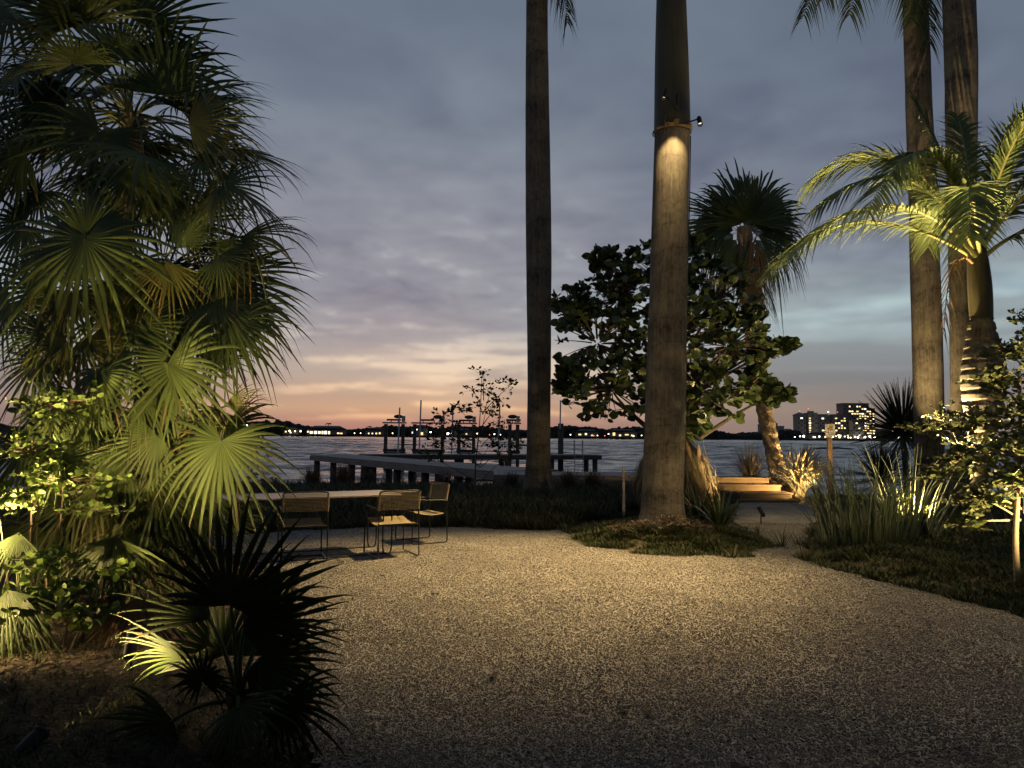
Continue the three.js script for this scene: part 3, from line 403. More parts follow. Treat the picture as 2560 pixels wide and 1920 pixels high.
// the tall clump of fan palms on the left: rows are hub x y z, direction of the leaf in degrees, lean to the path, length, half spread
const FANS = {
  tall: { label: 'tallest dark fan palm of the left group, crown against the sky', base: [-3.95, 0, -7.0], top: [-3.75, 4.6, -6.9], seed: 300, rows: [[-2.48, 3.60, -6.0, 10, 0.15, 0.65, 140], [-3.12, 4.52, -6.3, 65, 0.15, 0.92, 110], [-2.84, 4.15, -6.2, 38, 0.15, 0.81, 90], [-2.83, 4.18, -6.1, 8, 0.15, 0.74, 80], [-4.23, 4.52, -6.4, 200, 0.15, 0.92, 140], [-4.5, 4.77, -6.3, 250, 0.15, 0.8, 120], [-3.68, 4.96, -6.5, 108, 0.15, 0.97, 110], [-2.72, 3.86, -6.1, -20, 0.15, 0.57, 80], [-3.25, 3.74, -6.0, -75, 0.15, 0.70, 110], [-4.31, 3.95, -6.2, 170, 0.15, 0.82, 130], [-3.56, 5.37, -6.6, 60, 0.15, 0.99, 90], [-4.28, 5.36, -6.6, 120, 0.15, 0.95, 120], [-3.6, 4.1, -6.1, -110, 0.15, 0.78, 140], [-3.17, 3.6, -6.2, -30, 0.15, 0.69, 100], [-4.22, 3.63, -6.3, -130, 0.15, 0.77, 120], [-4.9, 5.58, -6.7, 180, 0.15, 0.93, 150]] },
  middle: { label: 'fan palm with a broad hanging yellow-green leaf lit from below', base: [-3.4, 0, -6.7], top: [-3.3, 3.0, -6.6], seed: 330, rows: [[-3.37, 3.01, -5.6, -97, 0.25, 1.04, 165], [-2.73, 2.05, -5.7, -68, 0.15, 0.85, 120], [-3.15, 1.96, -5.5, -85, 0.35, 0.65, 115], [-2.48, 2.82, -6.0, -28, 0.15, 1.0, 95], [-2.48, 2.95, -6.1, 14, 0.15, 0.54, 80], [-2.8, 3.03, -5.9, 58, 0.15, 0.56, 60], [-4.21, 3.28, -6.1, -150, 0.15, 0.88, 120], [-2.65, 2.12, -6.1, 28, 0.15, 0.69, 60], [-3.88, 2.09, -5.9, -115, 0.15, 0.74, 120], [-3.07, 2.82, -6.2, -60, 0.15, 0.82, 120], [-3.46, 2.56, -6.3, -95, 0.15, 0.80, 140], [-2.69, 2.63, -6.3, -50, 0.15, 0.87, 90], [-4.07, 2.76, -6.3, -130, 0.15, 0.84, 120], [-2.84, 3.32, -6.2, 20, 0.15, 0.69, 110], [-4.24, 2.57, -6.0, -120, 0.15, 0.73, 130], [-3.38, 3.05, -5.62, 92, 0.05, 0.59, 55]] },
  low: { label: 'lowest fan palm of the left group, leaves hanging over the mulch', base: [-3.0, 0, -6.5], top: [-3.0, 1.5, -6.4], seed: 360, rows: [[-2.24, 1.44, -5.6, -100, 0.2, 0.81, 135], [-3.29, 1.29, -5.3, -90, 0.3, 0.37, 170], [-2.81, 0.76, -5.2, -95, 0.15, 0.65, 75], [-2.34, 1.72, -5.9, 18, 0.15, 0.44, 40], [-3.07, 1.37, -6.0, -80, 0.15, 0.63, 120], [-2.63, 1.11, -6.0, -60, 0.15, 0.66, 120], [-3.07, 1.78, -6.3, -90, 0.15, 0.73, 130], [-3.36, 0.81, -5.0, -95, 0.15, 0.44, 55], [-3.5, 1.47, -6.1, -100, 0.15, 0.68, 130], [-3.85, 1.69, -5.9, -110, 0.15, 0.65, 130], [-2.8, 0.91, -6.1, -70, 0.15, 0.57, 120], [-2.89, 0.54, -5.9, -75, 0.15, 0.56, 90], [-2.4, 0.78, -6.1, -5, 0.15, 0.51, 50], [-3.49, 0.98, -5.9, -95, 0.15, 0.62, 100], [-2.6, 0.42, -5.0, -128, 0.2, 0.69, 40, 'dead'], [-2.53, 0.39, -5.0, -80, 0.2, 0.73, 60, 'dead']] },
};
for (const F of Object.values(FANS)) {
  const g = thing('fan_palm', F.label, 'palm tree', F.base, 0, 'fan palms on the left bed'), r = rng(F.seed), B = V(...F.base), top = V(...F.top).sub(B);
  trunk(g, [V(0, -0.1, 0), V(top.x * 0.4, top.y * 0.5, top.z * 0.5), top], (t) => 0.10 + 0.03 * (1 - t), M.fibre, 16, 40, 0.1);
  F.rows.forEach(([x, y, z, a, tz, L, A, kind], k) => {
    const hub = V(x, y, z).sub(B), axis = V(Math.cos(R(a)), Math.sin(R(a)), tz + (r() - 0.5) * 0.25), nrm = V((r() - 0.5) * 1.3, 0.15 + (r() - 0.3) * 0.9, 1);
    fanFrond(g, hub, axis, nrm, L * 0.9, A, kind ? M.deadFan : k && r() < 0.14 ? M.fanYellow : M.fan, { seed: F.seed + k, from: top.clone().add(V((r() - 0.5) * 0.1, -0.1 - 0.25 * r(), 0.05)), grav: 0.05 + 0.22 * r() * r() });
  });
  if (F.seed > 300) for (let k = 0; k < 34; k++) {          // leaves that fill the crown
    const x = -3.9 + 1.7 * r(), y = F.seed === 330 ? 1.9 + 1.5 * r() : 0.7 + 1.1 * r(), z = -5.75 - 0.55 * r(), a = -90 + 130 * (r() - 0.5) + (x + 3.1) * 45, hub = V(x, y, z).sub(B);
    fanFrond(g, hub, V(Math.cos(R(a)), Math.sin(R(a)), 0.1 + 0.6 * r()), V((r() - 0.5) * 1.2, 0.2 + 0.4 * r(), 1), 0.42 + 0.3 * r(), 90, r() < 0.15 ? M.fanYellow : M.fan, { seed: F.seed + 60 + k, from: top.clone().add(V(0, -0.2 * r(), 0)), grav: 0.05 + 0.2 * r() });
  }
  if (F.seed === 300) for (let k = 0; k < 46; k++) {        // the crown's inner and far leaves
    const a = r() * 6.28, el = -0.5 + 1.6 * r(), d = V(Math.cos(a) * Math.cos(el), Math.sin(el), Math.sin(a) * Math.cos(el)), hub = top.clone().addScaledVector(d, 0.5 + 0.75 * r()).add(V(-0.05, -0.3, 0.15));
    fanFrond(g, hub, d.clone().add(V(0, -0.2, 0)), V(d.x * 0.3 + r() - 0.5, 0.9, d.z * 0.3 + r() - 0.3), 0.6 + 0.25 * r(), 100, M.fan, { seed: 900 + k, from: top.clone(), grav: 0.08 + 0.12 * r() });
  }
}
{
  const g = thing('young_fan_palm', 'young fan palm leaf cluster hanging beside the bright lime shrub', 'palm tree', [-3.3, 0, -4.75], 0);
  for (const [k, a, L, y] of [[0, -80, 0.46, 0.36], [1, -65, 0.49, 0.5], [2, -100, 0.45, 0.45]]) fanFrond(g, V(0.12 * k, y, 0.1), V(Math.cos(R(a)), Math.sin(R(a)), 0.25), V(0.2, 0.3, 1), L, 55, M.fan, { seed: 400 + k, from: V(-0.1, 0, -0.05), grav: 0.1 });
}
{   // the dark dwarf fan palm at the edge of the gravel
  const B = V(-1.3, 0, -3.62), g = thing('dwarf_fan_palm', 'dark low dwarf fan palm at the gravel edge, one leaf lit white underneath', 'palm tree', B.toArray());
  trunk(g, [V(0, -0.05, 0), V(0, 0.12, 0), V(-0.02, 0.24, 0)], (t) => 0.07 - 0.01 * t, M.fibre, 14, 14, 0.12);
  const r = rng(77), top = V(-0.02, 0.2, 0);
  [[-1.37, 0.66, -3.6, 78, 0.05, 0.58, 105, 0.02], [-1.33, 0.54, -3.65, 14, 0.15, 0.56, 60, 0.08], [-1.62, 0.37, -3.75, 174, -0.1, 0.45, 40, 0.1], [-1.45, 0.33, -3.5, 100, 0.35, 0.24, 150, 0.15], [-1.23, 0.4, -3.6, -12, 0.15, 0.47, 60, 0.1], [-1.08, 0.25, -3.5, -38, 0.15, 0.37, 80, 0.1], [-1.5, 0.57, -3.7, 152, -0.1, 0.52, 42, 0.05], [-1.58, 0.15, -3.5, -150, 0.5, 0.36, 80, 0.1], [-1.26, 0.24, -3.45, -60, 0.8, 0.34, 90, 0.1], [-1.29, 0.34, -3.65, -25, 0.15, 0.46, 60, 0.1], [-1.47, 0.36, -3.8, 100, -0.2, 0.48, 100, 0.05], [-1.25, 0.53, -3.75, 40, 0.15, 0.42, 60, 0.05]].forEach(([x, y, z, a, tz, L, A, gr], k) =>
    fanFrond(g, V(x, y, z).sub(B), V(Math.cos(R(a)), Math.sin(R(a)), tz), k === 2 ? V(0.1, -0.6, 0.8) : V((r() - 0.5) * 0.5, 0.2 + (r() - 0.5) * 0.3, 1), L, A, M.fan, { seed: 440 + k, from: top.clone(), grav: gr, cup: 0.06, arch: 0.02, fuse: 0.3, n: k === 2 ? 11 : Math.round(8 + A * 0.11) }));
}
// ---------------------------------------------------------------- leafy trees and shrubs
function leafShape(L, W, tipped = 0) {            // a small blade with a folded midrib, base at the origin, along +y
  const g = new MB(), S = 4; let pl = -1, pc = -1, pr = -1;
  for (let s = 0; s <= S; s++) { const t = s / S, w = W * (tipped ? Math.sin(Math.PI * Math.pow(t, 0.75)) : Math.sqrt(Math.max(0, 1 - Math.pow(2 * Math.pow(t, 0.75) - 1, 2)))) * 0.5 + 0.001, y = L * t, z = -0.10 * L * t * t, l = g.v(-w, y, z + w * 0.25), c = g.v(0, y, z), r = g.v(w, y, z + w * 0.25); if (s) { g.q(pl, pc, c, l); g.q(pc, pr, r, c); } pl = l; pc = c; pr = r; }
  return g.geo();
}
// places leaves at twig ends; the largest-showing ones become leaf parts, the rest one stuff part
function foliage(parent, tips, per, geo, mats, r, o = {}) {
  const rest = new MB(), m = new THREE.Matrix4(), q = new THREE.Quaternion(), up = V(0, 1, 0), all = [];
  for (const [p, d] of tips) for (let k = 0; k < per; k++) {
    const a = r() * 6.28, w = V(Math.cos(a), (r() - 0.35) * 1.1, Math.sin(a)).addScaledVector(d, o.along ?? 0.6).normalize(), s = 0.5 + 0.8 * r(), at = p.clone().addScaledVector(d, -(o.back ?? 0.1) * r()).addScaledVector(w, (o.out ?? 0.02));
    q.setFromUnitVectors(up, w).multiply(new THREE.Quaternion().setFromAxisAngle(up, r() * 6.28)); all.push([at, q.clone(), s]);
  }
  all.sort((a, b) => b[0].z - a[0].z);
  all.forEach(([at, qq, s], k) => { if (k < (o.parts ?? 0)) { const l = mesh('leaf', geo, mats[k % mats.length], parent); l.position.copy(at); l.quaternion.copy(qq); l.scale.setScalar(s); } else rest.add(geo, m.compose(at, qq, V(s, s, s))); });
  const f = rest.build('foliage', mats[0], parent); f.userData.kind = 'stuff'; return f;
}
function twigs(mb, from, to, r, rad) { const mid = from.clone().lerp(to, 0.5).add(V((r() - 0.5) * 0.25, (r() - 0.2) * 0.2, (r() - 0.5) * 0.25).multiplyScalar(from.distanceTo(to) * 0.6)); mb.tube(bez(from, mid, to, 6), (t) => rad * (1 - 0.7 * t), 5); return V().subVectors(to, mid).normalize(); }
{   // round-leaved tree behind the island palm
  const r = rng(501), g = thing('sea_grape_tree', 'dark round-leaved tree behind the island palm, lower right leaves lit yellow-green', 'tree', [3.1, 0, -14]), tips = [], br = new MB();
  trunk(g, [V(0, -0.1, 0), V(0.06, 0.9, 0), V(-0.05, 1.9, 0), V(0.02, 2.8, 0)], (t) => 0.13 - 0.06 * t, M.twig, 12, 24, 0.12);
  const lobes = [[-1.45, 3.3, 0.1, 0.85, 0.95], [-1.0, 4.2, -0.2, 0.85, 0.75], [-1.2, 2.4, 0.2, 1.0, 0.62], [-0.2, 4.5, 0.2, 0.8, 0.85], [-0.1, 3.3, 0.5, 1.1, 1.1], [0.9, 4.2, -0.1, 0.85, 0.8], [1.05, 3.25, 0.2, 0.85, 0.8], [0.45, 2.35, 0.5, 0.95, 0.62], [1.5, 2.5, 0.1, 0.4, 0.34], [1.9, 3.25, -0.2, 0.38, 0.16], [-2.0, 2.6, 0, 0.3, 0.3], [-1.95, 4.0, 0, 0.35, 0.45], [-1.3, 5.0, 0, 0.28, 0.2], [0.15, 5.3, 0, 0.45, 0.2], [2.15, 3.3, 0, 0.25, 0.12], [2.0, 2.35, 0, 0.28, 0.16], [0.1, 2.0, 0.4, 0.55, 0.5]];
  for (const [x, y, z, rx, ry] of lobes) {
    const c = V(x, y, z), root = V(x * 0.25, clamp(y - 0.9, 1.2, 2.9), z * 0.3); twigs(br, root, c, r, 0.045);
    const n = Math.round(20 + 62 * rx * ry);
    for (let k = 0; k < n; k++) { const a = r() * 6.28, e = Math.asin(2 * r() - 1), t = 0.45 + 0.62 * Math.cbrt(r()), p = V(x + Math.cos(a) * Math.cos(e) * rx * t, y + Math.sin(e) * ry * t, z + Math.sin(a) * Math.cos(e) * rx * t * 0.9); tips.push([p, twigs(br, c.clone().lerp(p, 0.15), p, r, 0.014)]); }
  }
  br.build('branches', M.twig, g);
  foliage(g, tips, 8, leafShape(0.17, 0.135), [M.grape, M.grape2], r, { parts: 300, along: 0.5, back: 0.12, out: 0.02 });
}
{   // small-leaved tree lit at the right edge
  const r = rng(511), g = thing('small_leaved_tree', 'small-leaved tree with a pale slim trunk lit bright in the right bed', 'tree', [5.03, 0, -7.27]), tips = [], br = new MB();
  trunk(g, [V(0, -0.1, 0), V(-0.01, 0.5, 0), V(0.02, 0.85, 0), V(0.15, 1.5, -0.1), V(0.2, 2.2, -0.15)], (t) => 0.031 - 0.014 * t, M.paleTwig, 10, 24, 0.1);
  for (const [x, y, z, rx, ry, n] of [[0.0, 1.12, 0.15, 0.42, 0.2, 80], [-0.4, 0.92, 0.1, 0.35, 0.18, 56], [-0.45, 1.3, -0.1, 0.42, 0.18, 64], [0.1, 1.45, 0.1, 0.45, 0.22, 76], [-0.25, 1.7, -0.15, 0.42, 0.2, 60], [0.2, 1.85, -0.1, 0.4, 0.28, 60], [-0.05, 2.1, -0.2, 0.4, 0.2, 50], [0.15, 2.4, -0.2, 0.35, 0.18, 40], [0.5, 1.2, 0.1, 0.4, 0.35, 50], [-0.55, 0.7, 0.1, 0.22, 0.12, 24], [0.4, 2.75, -0.2, 0.35, 0.25, 26], [-0.7, 1.62, -0.3, 0.35, 0.12, 34], [-0.8, 1.15, 0, 0.25, 0.1, 24]]) {
    const c = V(x, y, z); twigs(br, V(0.05 + 0.35 * clamp((y - 0.8) / 1.5), clamp(y - 0.35, 0.7, 2.1), -0.05), c, r, 0.016);
    for (let k = 0; k < n; k++) { const a = r() * 6.28, e = Math.asin(2 * r() - 1), t = 0.3 + 0.75 * r(), p = V(x + Math.cos(a) * Math.cos(e) * rx * t, y + Math.sin(e) * ry * t, z + Math.sin(a) * Math.cos(e) * rx * t); tips.push([p, twigs(br, c, p, r, 0.005)]); }
  }
  br.build('branches', M.paleTwig, g);
  foliage(g, tips, 12, leafShape(0.062, 0.032, 1), [M.small, M.lime], r, { parts: 200, along: 0.5, back: 0.16, out: 0.008 });
}
function shrub(name, label, pos, lobes, o) {
  const r = rng(o.seed), g = thing(name, label, o.cat ?? 'shrub', pos, 0, o.group), tips = [], br = new MB();
  for (const [x, y, z, rx, ry, n] of lobes) { const c = V(x, y, z); twigs(br, V(x * 0.3, -0.05, z * 0.3), c, r, o.stem ?? 0.012); for (let k = 0; k < n; k++) { const a = r() * 6.28, e = Math.asin(2 * r() - 1), t = 0.35 + 0.7 * r(), p = V(x + Math.cos(a) * Math.cos(e) * rx * t, Math.max(0.02, y + Math.sin(e) * ry * t), z + Math.sin(a) * Math.cos(e) * rx * t); tips.push([p, twigs(br, c, p, r, 0.004)]); } }
  br.build('branches', o.twig ?? M.twig, g); foliage(g, tips, o.per ?? 10, o.leaf, o.mats, r, { parts: o.parts ?? 0, along: 0.5, back: o.back ?? 0.14, out: 0.006 }); return g;
}
const roundLeaf = leafShape(0.052, 0.042), tinyLeaf = leafShape(0.04, 0.018, 1);
shrub('lime_shrub', 'bright lime-green round-leaved shrub glowing over the mulch', [-3.0, 0, -4.9], [[-0.1, 0.62, 0, 0.32, 0.14, 40], [0.1, 0.42, 0.05, 0.34, 0.14, 46], [0.28, 0.32, 0.15, 0.24, 0.10, 34], [-0.2, 0.35, 0.1, 0.3, 0.14, 40], [0.32, 0.55, -0.1, 0.2, 0.1, 18]], { seed: 521, leaf: roundLeaf, mats: [M.lime, M.small], per: 7, parts: 160 });
shrub('dark_round_leaved_shrub', 'round-leaved shrub among the fan palm leaves at the left edge', [-3.5, 0, -5.3], [[0.0, 1.35, 0, 0.4, 0.2, 40], [0.3, 1.15, 0.1, 0.4, 0.16, 40], [-0.1, 1.02, 0.2, 0.35, 0.14, 34], [0.1, 1.7, -0.1, 0.4, 0.25, 40], [0.5, 0.95, 0.1, 0.25, 0.1, 20]], { seed: 522, leaf: leafShape(0.05, 0.038), mats: [M.lime, M.small], per: 7, parts: 120 });
shrub('leafy_shrub', 'loose leafy shrub at the foot of the ringed palm trunk', [7.3, 0, -10.3], [[-0.5, 1.35, 0, 0.6, 0.3, 60], [0.1, 1.6, 0, 0.6, 0.35, 60], [-0.9, 1.75, -0.3, 0.5, 0.3, 40], [0.6, 1.3, 0, 0.5, 0.4, 50], [-0.2, 0.95, 0.2, 0.5, 0.25, 50], [0.5, 2.2, -0.1, 0.5, 0.35, 44], [0.3, 0.6, 0.3, 0.5, 0.3, 40]], { seed: 523, leaf: leafShape(0.06, 0.03, 1), mats: [M.small], per: 12, parts: 120, stem: 0.02, twig: M.paleTwig });
shrub('low_bright_shrub', 'little bright green shrub lit white inside the reed clump', [5.75, 0.05, -10.6], [[0, 0.62, 0, 0.2, 0.14, 26], [0.12, 0.42, 0.1, 0.28, 0.14, 36], [-0.2, 0.4, 0.05, 0.2, 0.12, 20]], { seed: 524, leaf: tinyLeaf, mats: [M.lime], per: 9, parts: 60 });
shrub('island_shrub', 'low fine-leaved shrub against the foot of the island palm', [2.25, 0.12, -10.15], [[0, 0.22, 0, 0.34, 0.12, 50], [-0.35, 0.16, -0.1, 0.3, 0.1, 36], [0.35, 0.14, -0.1, 0.28, 0.08, 34], [-0.75, 0.12, -0.05, 0.22, 0.1, 24]], { seed: 525, leaf: tinyLeaf, mats: [M.brownGrass, M.cover], per: 9 });
// strap-leaved plants beside the island palm
for (const [x, z, s, k, lab] of [[3.15, -11.0, 1, 0, 'dark strap-leaved plant on the path side of the palm island'], [3.1, -11.95, 0.95, 1, 'dark strap-leaved plant between the island palm and the shaggy stump']]) {
  const g = thing('strap_leaf_plant', lab, 'plant', [x, 0.05, z], k, 'strap-leaved plants by the island'), r = rng(530 + k);
  for (let n = 0; n < 60; n++) { const a = r() * 6.28, L = (0.45 + 0.4 * r()) * s, d = V(Math.cos(a), 0, Math.sin(a)), w = 0.018, lean = 0.25 + 0.75 * r(), mb = new MB(); let p0 = -1, p1 = -1; for (let q = 0; q <= 6; q++) { const u = q / 6, p = d.clone().multiplyScalar(L * lean * u).add(V(0, L * (1.25 * u - lean * 1.0 * u * u), 0)), ww = w * (1 - Math.pow(u, 3)) + 0.001, a0 = mb.v(p.x - d.z * ww, p.y, p.z + d.x * ww), a1 = mb.v(p.x + d.z * ww, p.y, p.z - d.x * ww); if (q) mb.q(p0, p1, a1, a0); p0 = a0; p1 = a1; } mb.build('leaf', M.strap, g); }
}
{   // young open tree before the dock
  const r = rng(541), g = thing('young_tree', 'thin sparse young tree in silhouette against the dock', 'tree', [-0.75, 0, -15.6]), tips = [], br = new MB();
  trunk(g, [V(0, -0.1, 0), V(-0.02, 0.8, 0), V(0.05, 1.6, 0), V(0.1, 2.85, 0)], (t) => 0.022 - 0.016 * t, M.twig, 8, 24, 0.1);
  for (const [x, y, z, n] of [[0.12, 2.8, 0, 8], [0.3, 2.5, 0.1, 10], [-0.1, 2.5, 0, 8], [0.5, 2.25, 0, 10], [0.68, 2.55, 0.1, 10], [-0.35, 2.05, 0.1, 16], [0.2, 2.1, -0.1, 14], [-0.75, 1.9, 0, 14], [-0.5, 1.65, 0.2, 18], [0.5, 1.8, 0, 12], [-0.9, 1.4, 0, 18], [-0.3, 1.35, 0.2, 16], [0.35, 1.4, 0.1, 14], [0.75, 1.35, 0, 12], [-1.0, 1.05, 0, 14], [0.6, 1.0, 0.1, 10]]) {
    const c = V(x, y, z); twigs(br, V(0.05 * y, clamp(y - 0.55, 0.4, 2.4), 0), c, r, 0.011); for (let k = 0; k < n; k++) { const p = c.clone().add(V((r() - 0.5) * 0.5, (r() - 0.5) * 0.34, (r() - 0.5) * 0.5)); tips.push([p, twigs(br, c, p, r, 0.004)]); }
  }
  br.build('branches', M.twig, g); foliage(g, tips, 5, leafShape(0.085, 0.05, 1), [M.weed], r, { parts: 150, back: 0.1 });
}
{   // short stump clothed in hanging dead leaves
  const r = rng(551), g = thing('shaggy_stump', 'short stout palm stump cloaked in hanging straw-like dead leaves', 'stump', [2.95, 0, -13.2]);
  const body = (y) => 0.40 + 0.2 * Math.sin(clamp(y / 1.5) * 2.6) - 0.3 * smooth(1.0, 1.55, y);
  trunk(g, [V(0, -0.1, 0), V(0, 0.8, 0), V(0.02, 1.55, 0)], (t) => body(t * 1.55) * 0.9, M.fibre, 20, 20, 0.15);
  for (const [nm, n, mat] of [['dead_leaf_skirt', 1500, M.straw], ['dry_frond_skirt', 700, M.dead]]) { const mb = new MB(); for (let k = 0; k < n; k++) { const a = r() * 6.28, y0 = 0.45 + 1.1 * Math.sqrt(r()), L = 0.3 + 0.5 * r(), w = 0.006 + 0.012 * r(), tx = -Math.sin(a), tz = Math.cos(a); let p0 = -1, p1 = -1; const out = 0.03 + 0.3 * r() * r(), sw = (r() - 0.5) * 0.9; for (let q = 0; q <= 4; q++) { const u = q / 4, y = Math.max(0.02, y0 - L * u), rr = body(Math.min(1.5, y0)) * (1 - 0.15 * u) + out * Math.sin(u * 2.2) + 0.02, x = Math.cos(a + sw * u) * rr, z = Math.sin(a + sw * u) * rr, ww = w * (1 - 0.7 * u); const a0 = mb.v(x - tx * ww, y, z - tz * ww), a1 = mb.v(x + tx * ww, y, z + tz * ww); if (q) mb.q(p0, p1, a1, a0); p0 = a0; p1 = a1; } } const s = mb.build(nm, mat, g); s.userData.kind = 'stuff'; }
  for (let k = 0; k < 22; k++) { const a = k * 0.2856 * 2 + r() * 0.3, q = V(Math.cos(a), 0, Math.sin(a)); fanFrond(g, q.clone().multiplyScalar(0.42 + 0.12 * r()).setY(1.05 + 0.45 * r()), q.clone().multiplyScalar(0.3).setY(-1), q.clone().setY(0.35), 0.6 + 0.4 * r(), 22, M.deadFan, { seed: 610 + k, from: V(0, 1.5, 0), grav: 0.2, n: 9, fuse: 0.25 }); }
  for (let k = 0; k < 12; k++) { const a = r() * 6.28; fanFrond(g, V(Math.cos(a) * 0.3, 1.55 + 0.2 * r(), Math.sin(a) * 0.3), V(Math.cos(a), 0.2 + 0.4 * r(), Math.sin(a)), V(0, 1, 0.2), 0.32, 50, M.fan, { seed: 560 + k, from: V(0, 1.5, 0), grav: 0.4, n: 12 }); }
}
{ const s = new MB().box(0.045, 1.05, 0.03, 0, 0.45, 0).build('wooden_stake', M.deck); s.position.set(1.95, 0, -12.6); tag(s, 'thin upright wooden stake left of the shaggy stump', 'stake'); }
// tall rush clump on the corner of the right bed
{
  const r = rng(571), g = thing('rush_clump', 'tall dark rush clump on the bed corner, a few stems lit white', 'plant', [4.75, 0, -9.75]);
  const geos = [0, 1, 2, 3, 4, 5].map((k) => { const q = rng(600 + k), L = 1, b = 0.02 + 0.12 * q(); return new MB().tube(curve([V(0, 0, 0), V(b * 0.25, 0.4, 0), V(b, 0.75, 0), V(b * (1.9 + q()), 1, 0)], 8), (t) => 0.0075 * (1 - 0.75 * t) + 0.001, 5).geo(); });
  for (let k = 0; k < 190; k++) { const s = mesh('stem', geos[k % 6], M.reed, g), a = r() * 6.28, t = Math.sqrt(r()), L = 0.7 + 0.6 * r(); s.position.set(Math.cos(a) * t * 0.6, -0.03, Math.sin(a) * t * 0.35); s.rotation.order = 'YXZ'; s.rotation.y = a + Math.PI * 0 * 1 + (r() - 0.5); s.rotation.y = -a + (r() - 0.5) * 0.8; s.rotation.z = -(0.02 + 0.34 * t * r()); s.scale.set(1, L, 1); }
  const g2 = thing('pale_rush_clump', 'smaller rush clump with thick pale stems lit beside the bright shrub', 'plant', [5.65, 0.05, -10.3]);
  for (let k = 0; k < 46; k++) { const s = mesh('stem', geos[k % 6], M.reed2 ??= std(0.22, 0.26, 0.16, 0.45), g2), a = r() * 6.28, t = Math.sqrt(r()); s.position.set(Math.cos(a) * t * 0.3, -0.03, Math.sin(a) * t * 0.2); s.rotation.y = -a + (r() - 0.5) * 0.6; s.rotation.z = -(0.05 + 0.7 * t * r()); s.scale.set(1.6, 0.7 + 0.75 * r(), 1.6); }
}
// grasses
function grassClump(name, label, pos, n, h, spread, mat, seed, o = {}) {
  const r = rng(seed), g = thing(name, label, 'grass', pos, 0, o.group), mb = new MB();
  for (let k = 0; k < n; k++) { const a = o.dir !== undefined && r() < 0.65 ? o.dir + (r() - 0.5) * 2.0 : r() * 6.28, L = h * (0.6 + 0.55 * r()), lean = spread * (0.15 + 0.85 * r()), d = V(Math.cos(a), 0, Math.sin(a)), bx = (r() - 0.5) * 0.22, bz = (r() - 0.5) * 0.22, w = o.w ?? 0.004; let p0 = -1, p1 = -1; for (let q = 0; q <= 6; q++) { const u = q / 6, p = V(bx, 0, bz).addScaledVector(d, L * lean * Math.pow(u, 1.6)).add(V(0, L * (u - 0.55 * lean * u * u), 0)), ww = (u > 0.72 && o.plume ? w * 2.2 : w) * (1 - Math.pow(u, 5)) + 0.0008; const a0 = mb.v(p.x - d.z * ww, p.y, p.z + d.x * ww), a1 = mb.v(p.x + d.z * ww, p.y, p.z - d.x * ww); if (q) mb.q(p0, p1, a1, a0); p0 = a0; p1 = a1; } }
  const b = mb.build('blades', mat, g); b.userData.kind = 'stuff'; return g;
}
grassClump('fountain_grass', 'golden fountain grass with drooping plumes lit beside the steps', [7.0, 0.05, -17.75], 620, 1.4, 1.1, M.straw, 581, { w: 0.009, plume: 1, dir: 0.5 });
grassClump('fountain_grass', 'dark fountain grass on the steps side of the leaning palm', [6.25, 0.1, -19.0], 420, 1.35, 0.7, M.brownGrass, 582, { w: 0.005 });
for (const [k, x, z, h] of [[0, -5.0, -18.3, 0.75], [1, -4.3, -18.5, 0.8], [2, -3.6, -18.4, 0.65]]) grassClump('shore_grass', 'brown wispy grass clump on the bank under the dock edge', [x, 0, z], 420, h, 0.55, M.brownGrass, 585 + k, { w: 0.005, group: 'wispy grasses on the bank' });
for (const [k, x, z, h] of [[0, 1.4, -17.6, 0.75], [1, 2.0, -17.9, 0.7], [2, -1.6, -17.8, 0.65], [3, 0.0, -17.9, 0.6]]) grassClump('bed_tuft', 'dull grass tuft at the back of the dark bed near the dock', [x, 0.05, z], 260, h, 0.6, M.brownGrass, 590 + k, { w: 0.006, group: 'tufts at the back of the bed' });
shrub('shore_weed', 'dark weedy plant standing on the bank left of the dock', [-6.55, 0, -18.4], [[0, 0.45, 0, 0.25, 0.3, 20], [0.3, 0.3, 0, 0.2, 0.2, 12], [-0.35, 0.25, 0, 0.3, 0.2, 14], [0.55, 0.2, 0, 0.2, 0.25, 10]], { seed: 595, leaf: leafShape(0.11, 0.03, 1), mats: [M.weed], per: 6 });
// sword-leaved plants
function yucca(label, pos, h, n, L, seed) {
  const r = rng(seed), g = thing('yucca', label, 'plant', pos, 0, 'sword-leaved yuccas'), mb = new MB(); let p0 = -1, p1 = -1, pc = -1;
  for (let q = 0; q <= 5; q++) { const u = q / 5, w = 0.017 * (q === 0 ? 0.8 : 1 - Math.pow(u, 1.6)) + 0.0008, a0 = mb.v(-w, u, 0.004), c = mb.v(0, u, -0.012), a1 = mb.v(w, u, 0.004); if (q) { mb.q(p0, pc, c, a0); mb.q(pc, p1, a1, c); } p0 = a0; p1 = a1; pc = c; } const geo = mb.geo(), m = new THREE.Quaternion();
  trunk(g, [V(0, -0.1, 0), V(0.03, h * 0.5, 0), V(0, h, 0)], () => 0.06, M.fibre, 12, 12, 0.15);
  for (let k = 0; k < n; k++) { const a = r() * 6.28, e = R(-75 + 160 * Math.sqrt(r())), d = V(Math.cos(a) * Math.cos(e), Math.sin(e), Math.sin(a) * Math.cos(e)), l = mesh('leaf', geo, M.spike, g); l.position.set(0, h + 0.1 * r(), 0).addScaledVector(d, 0.04); l.quaternion.setFromUnitVectors(V(0, 1, 0), d); l.scale.set(1, L * (0.8 + 0.3 * r()), 1); }
}
yucca('dark spiky yucca fanning out behind the brown-grey palm trunk', [8.98, 0, -16.6], 1.6, 240, 1.15, 701);
yucca('low dark yucca leaning out over the bank beside the brown-grey palm', [8.35, 0, -16.4], 0.55, 110, 0.85, 702);
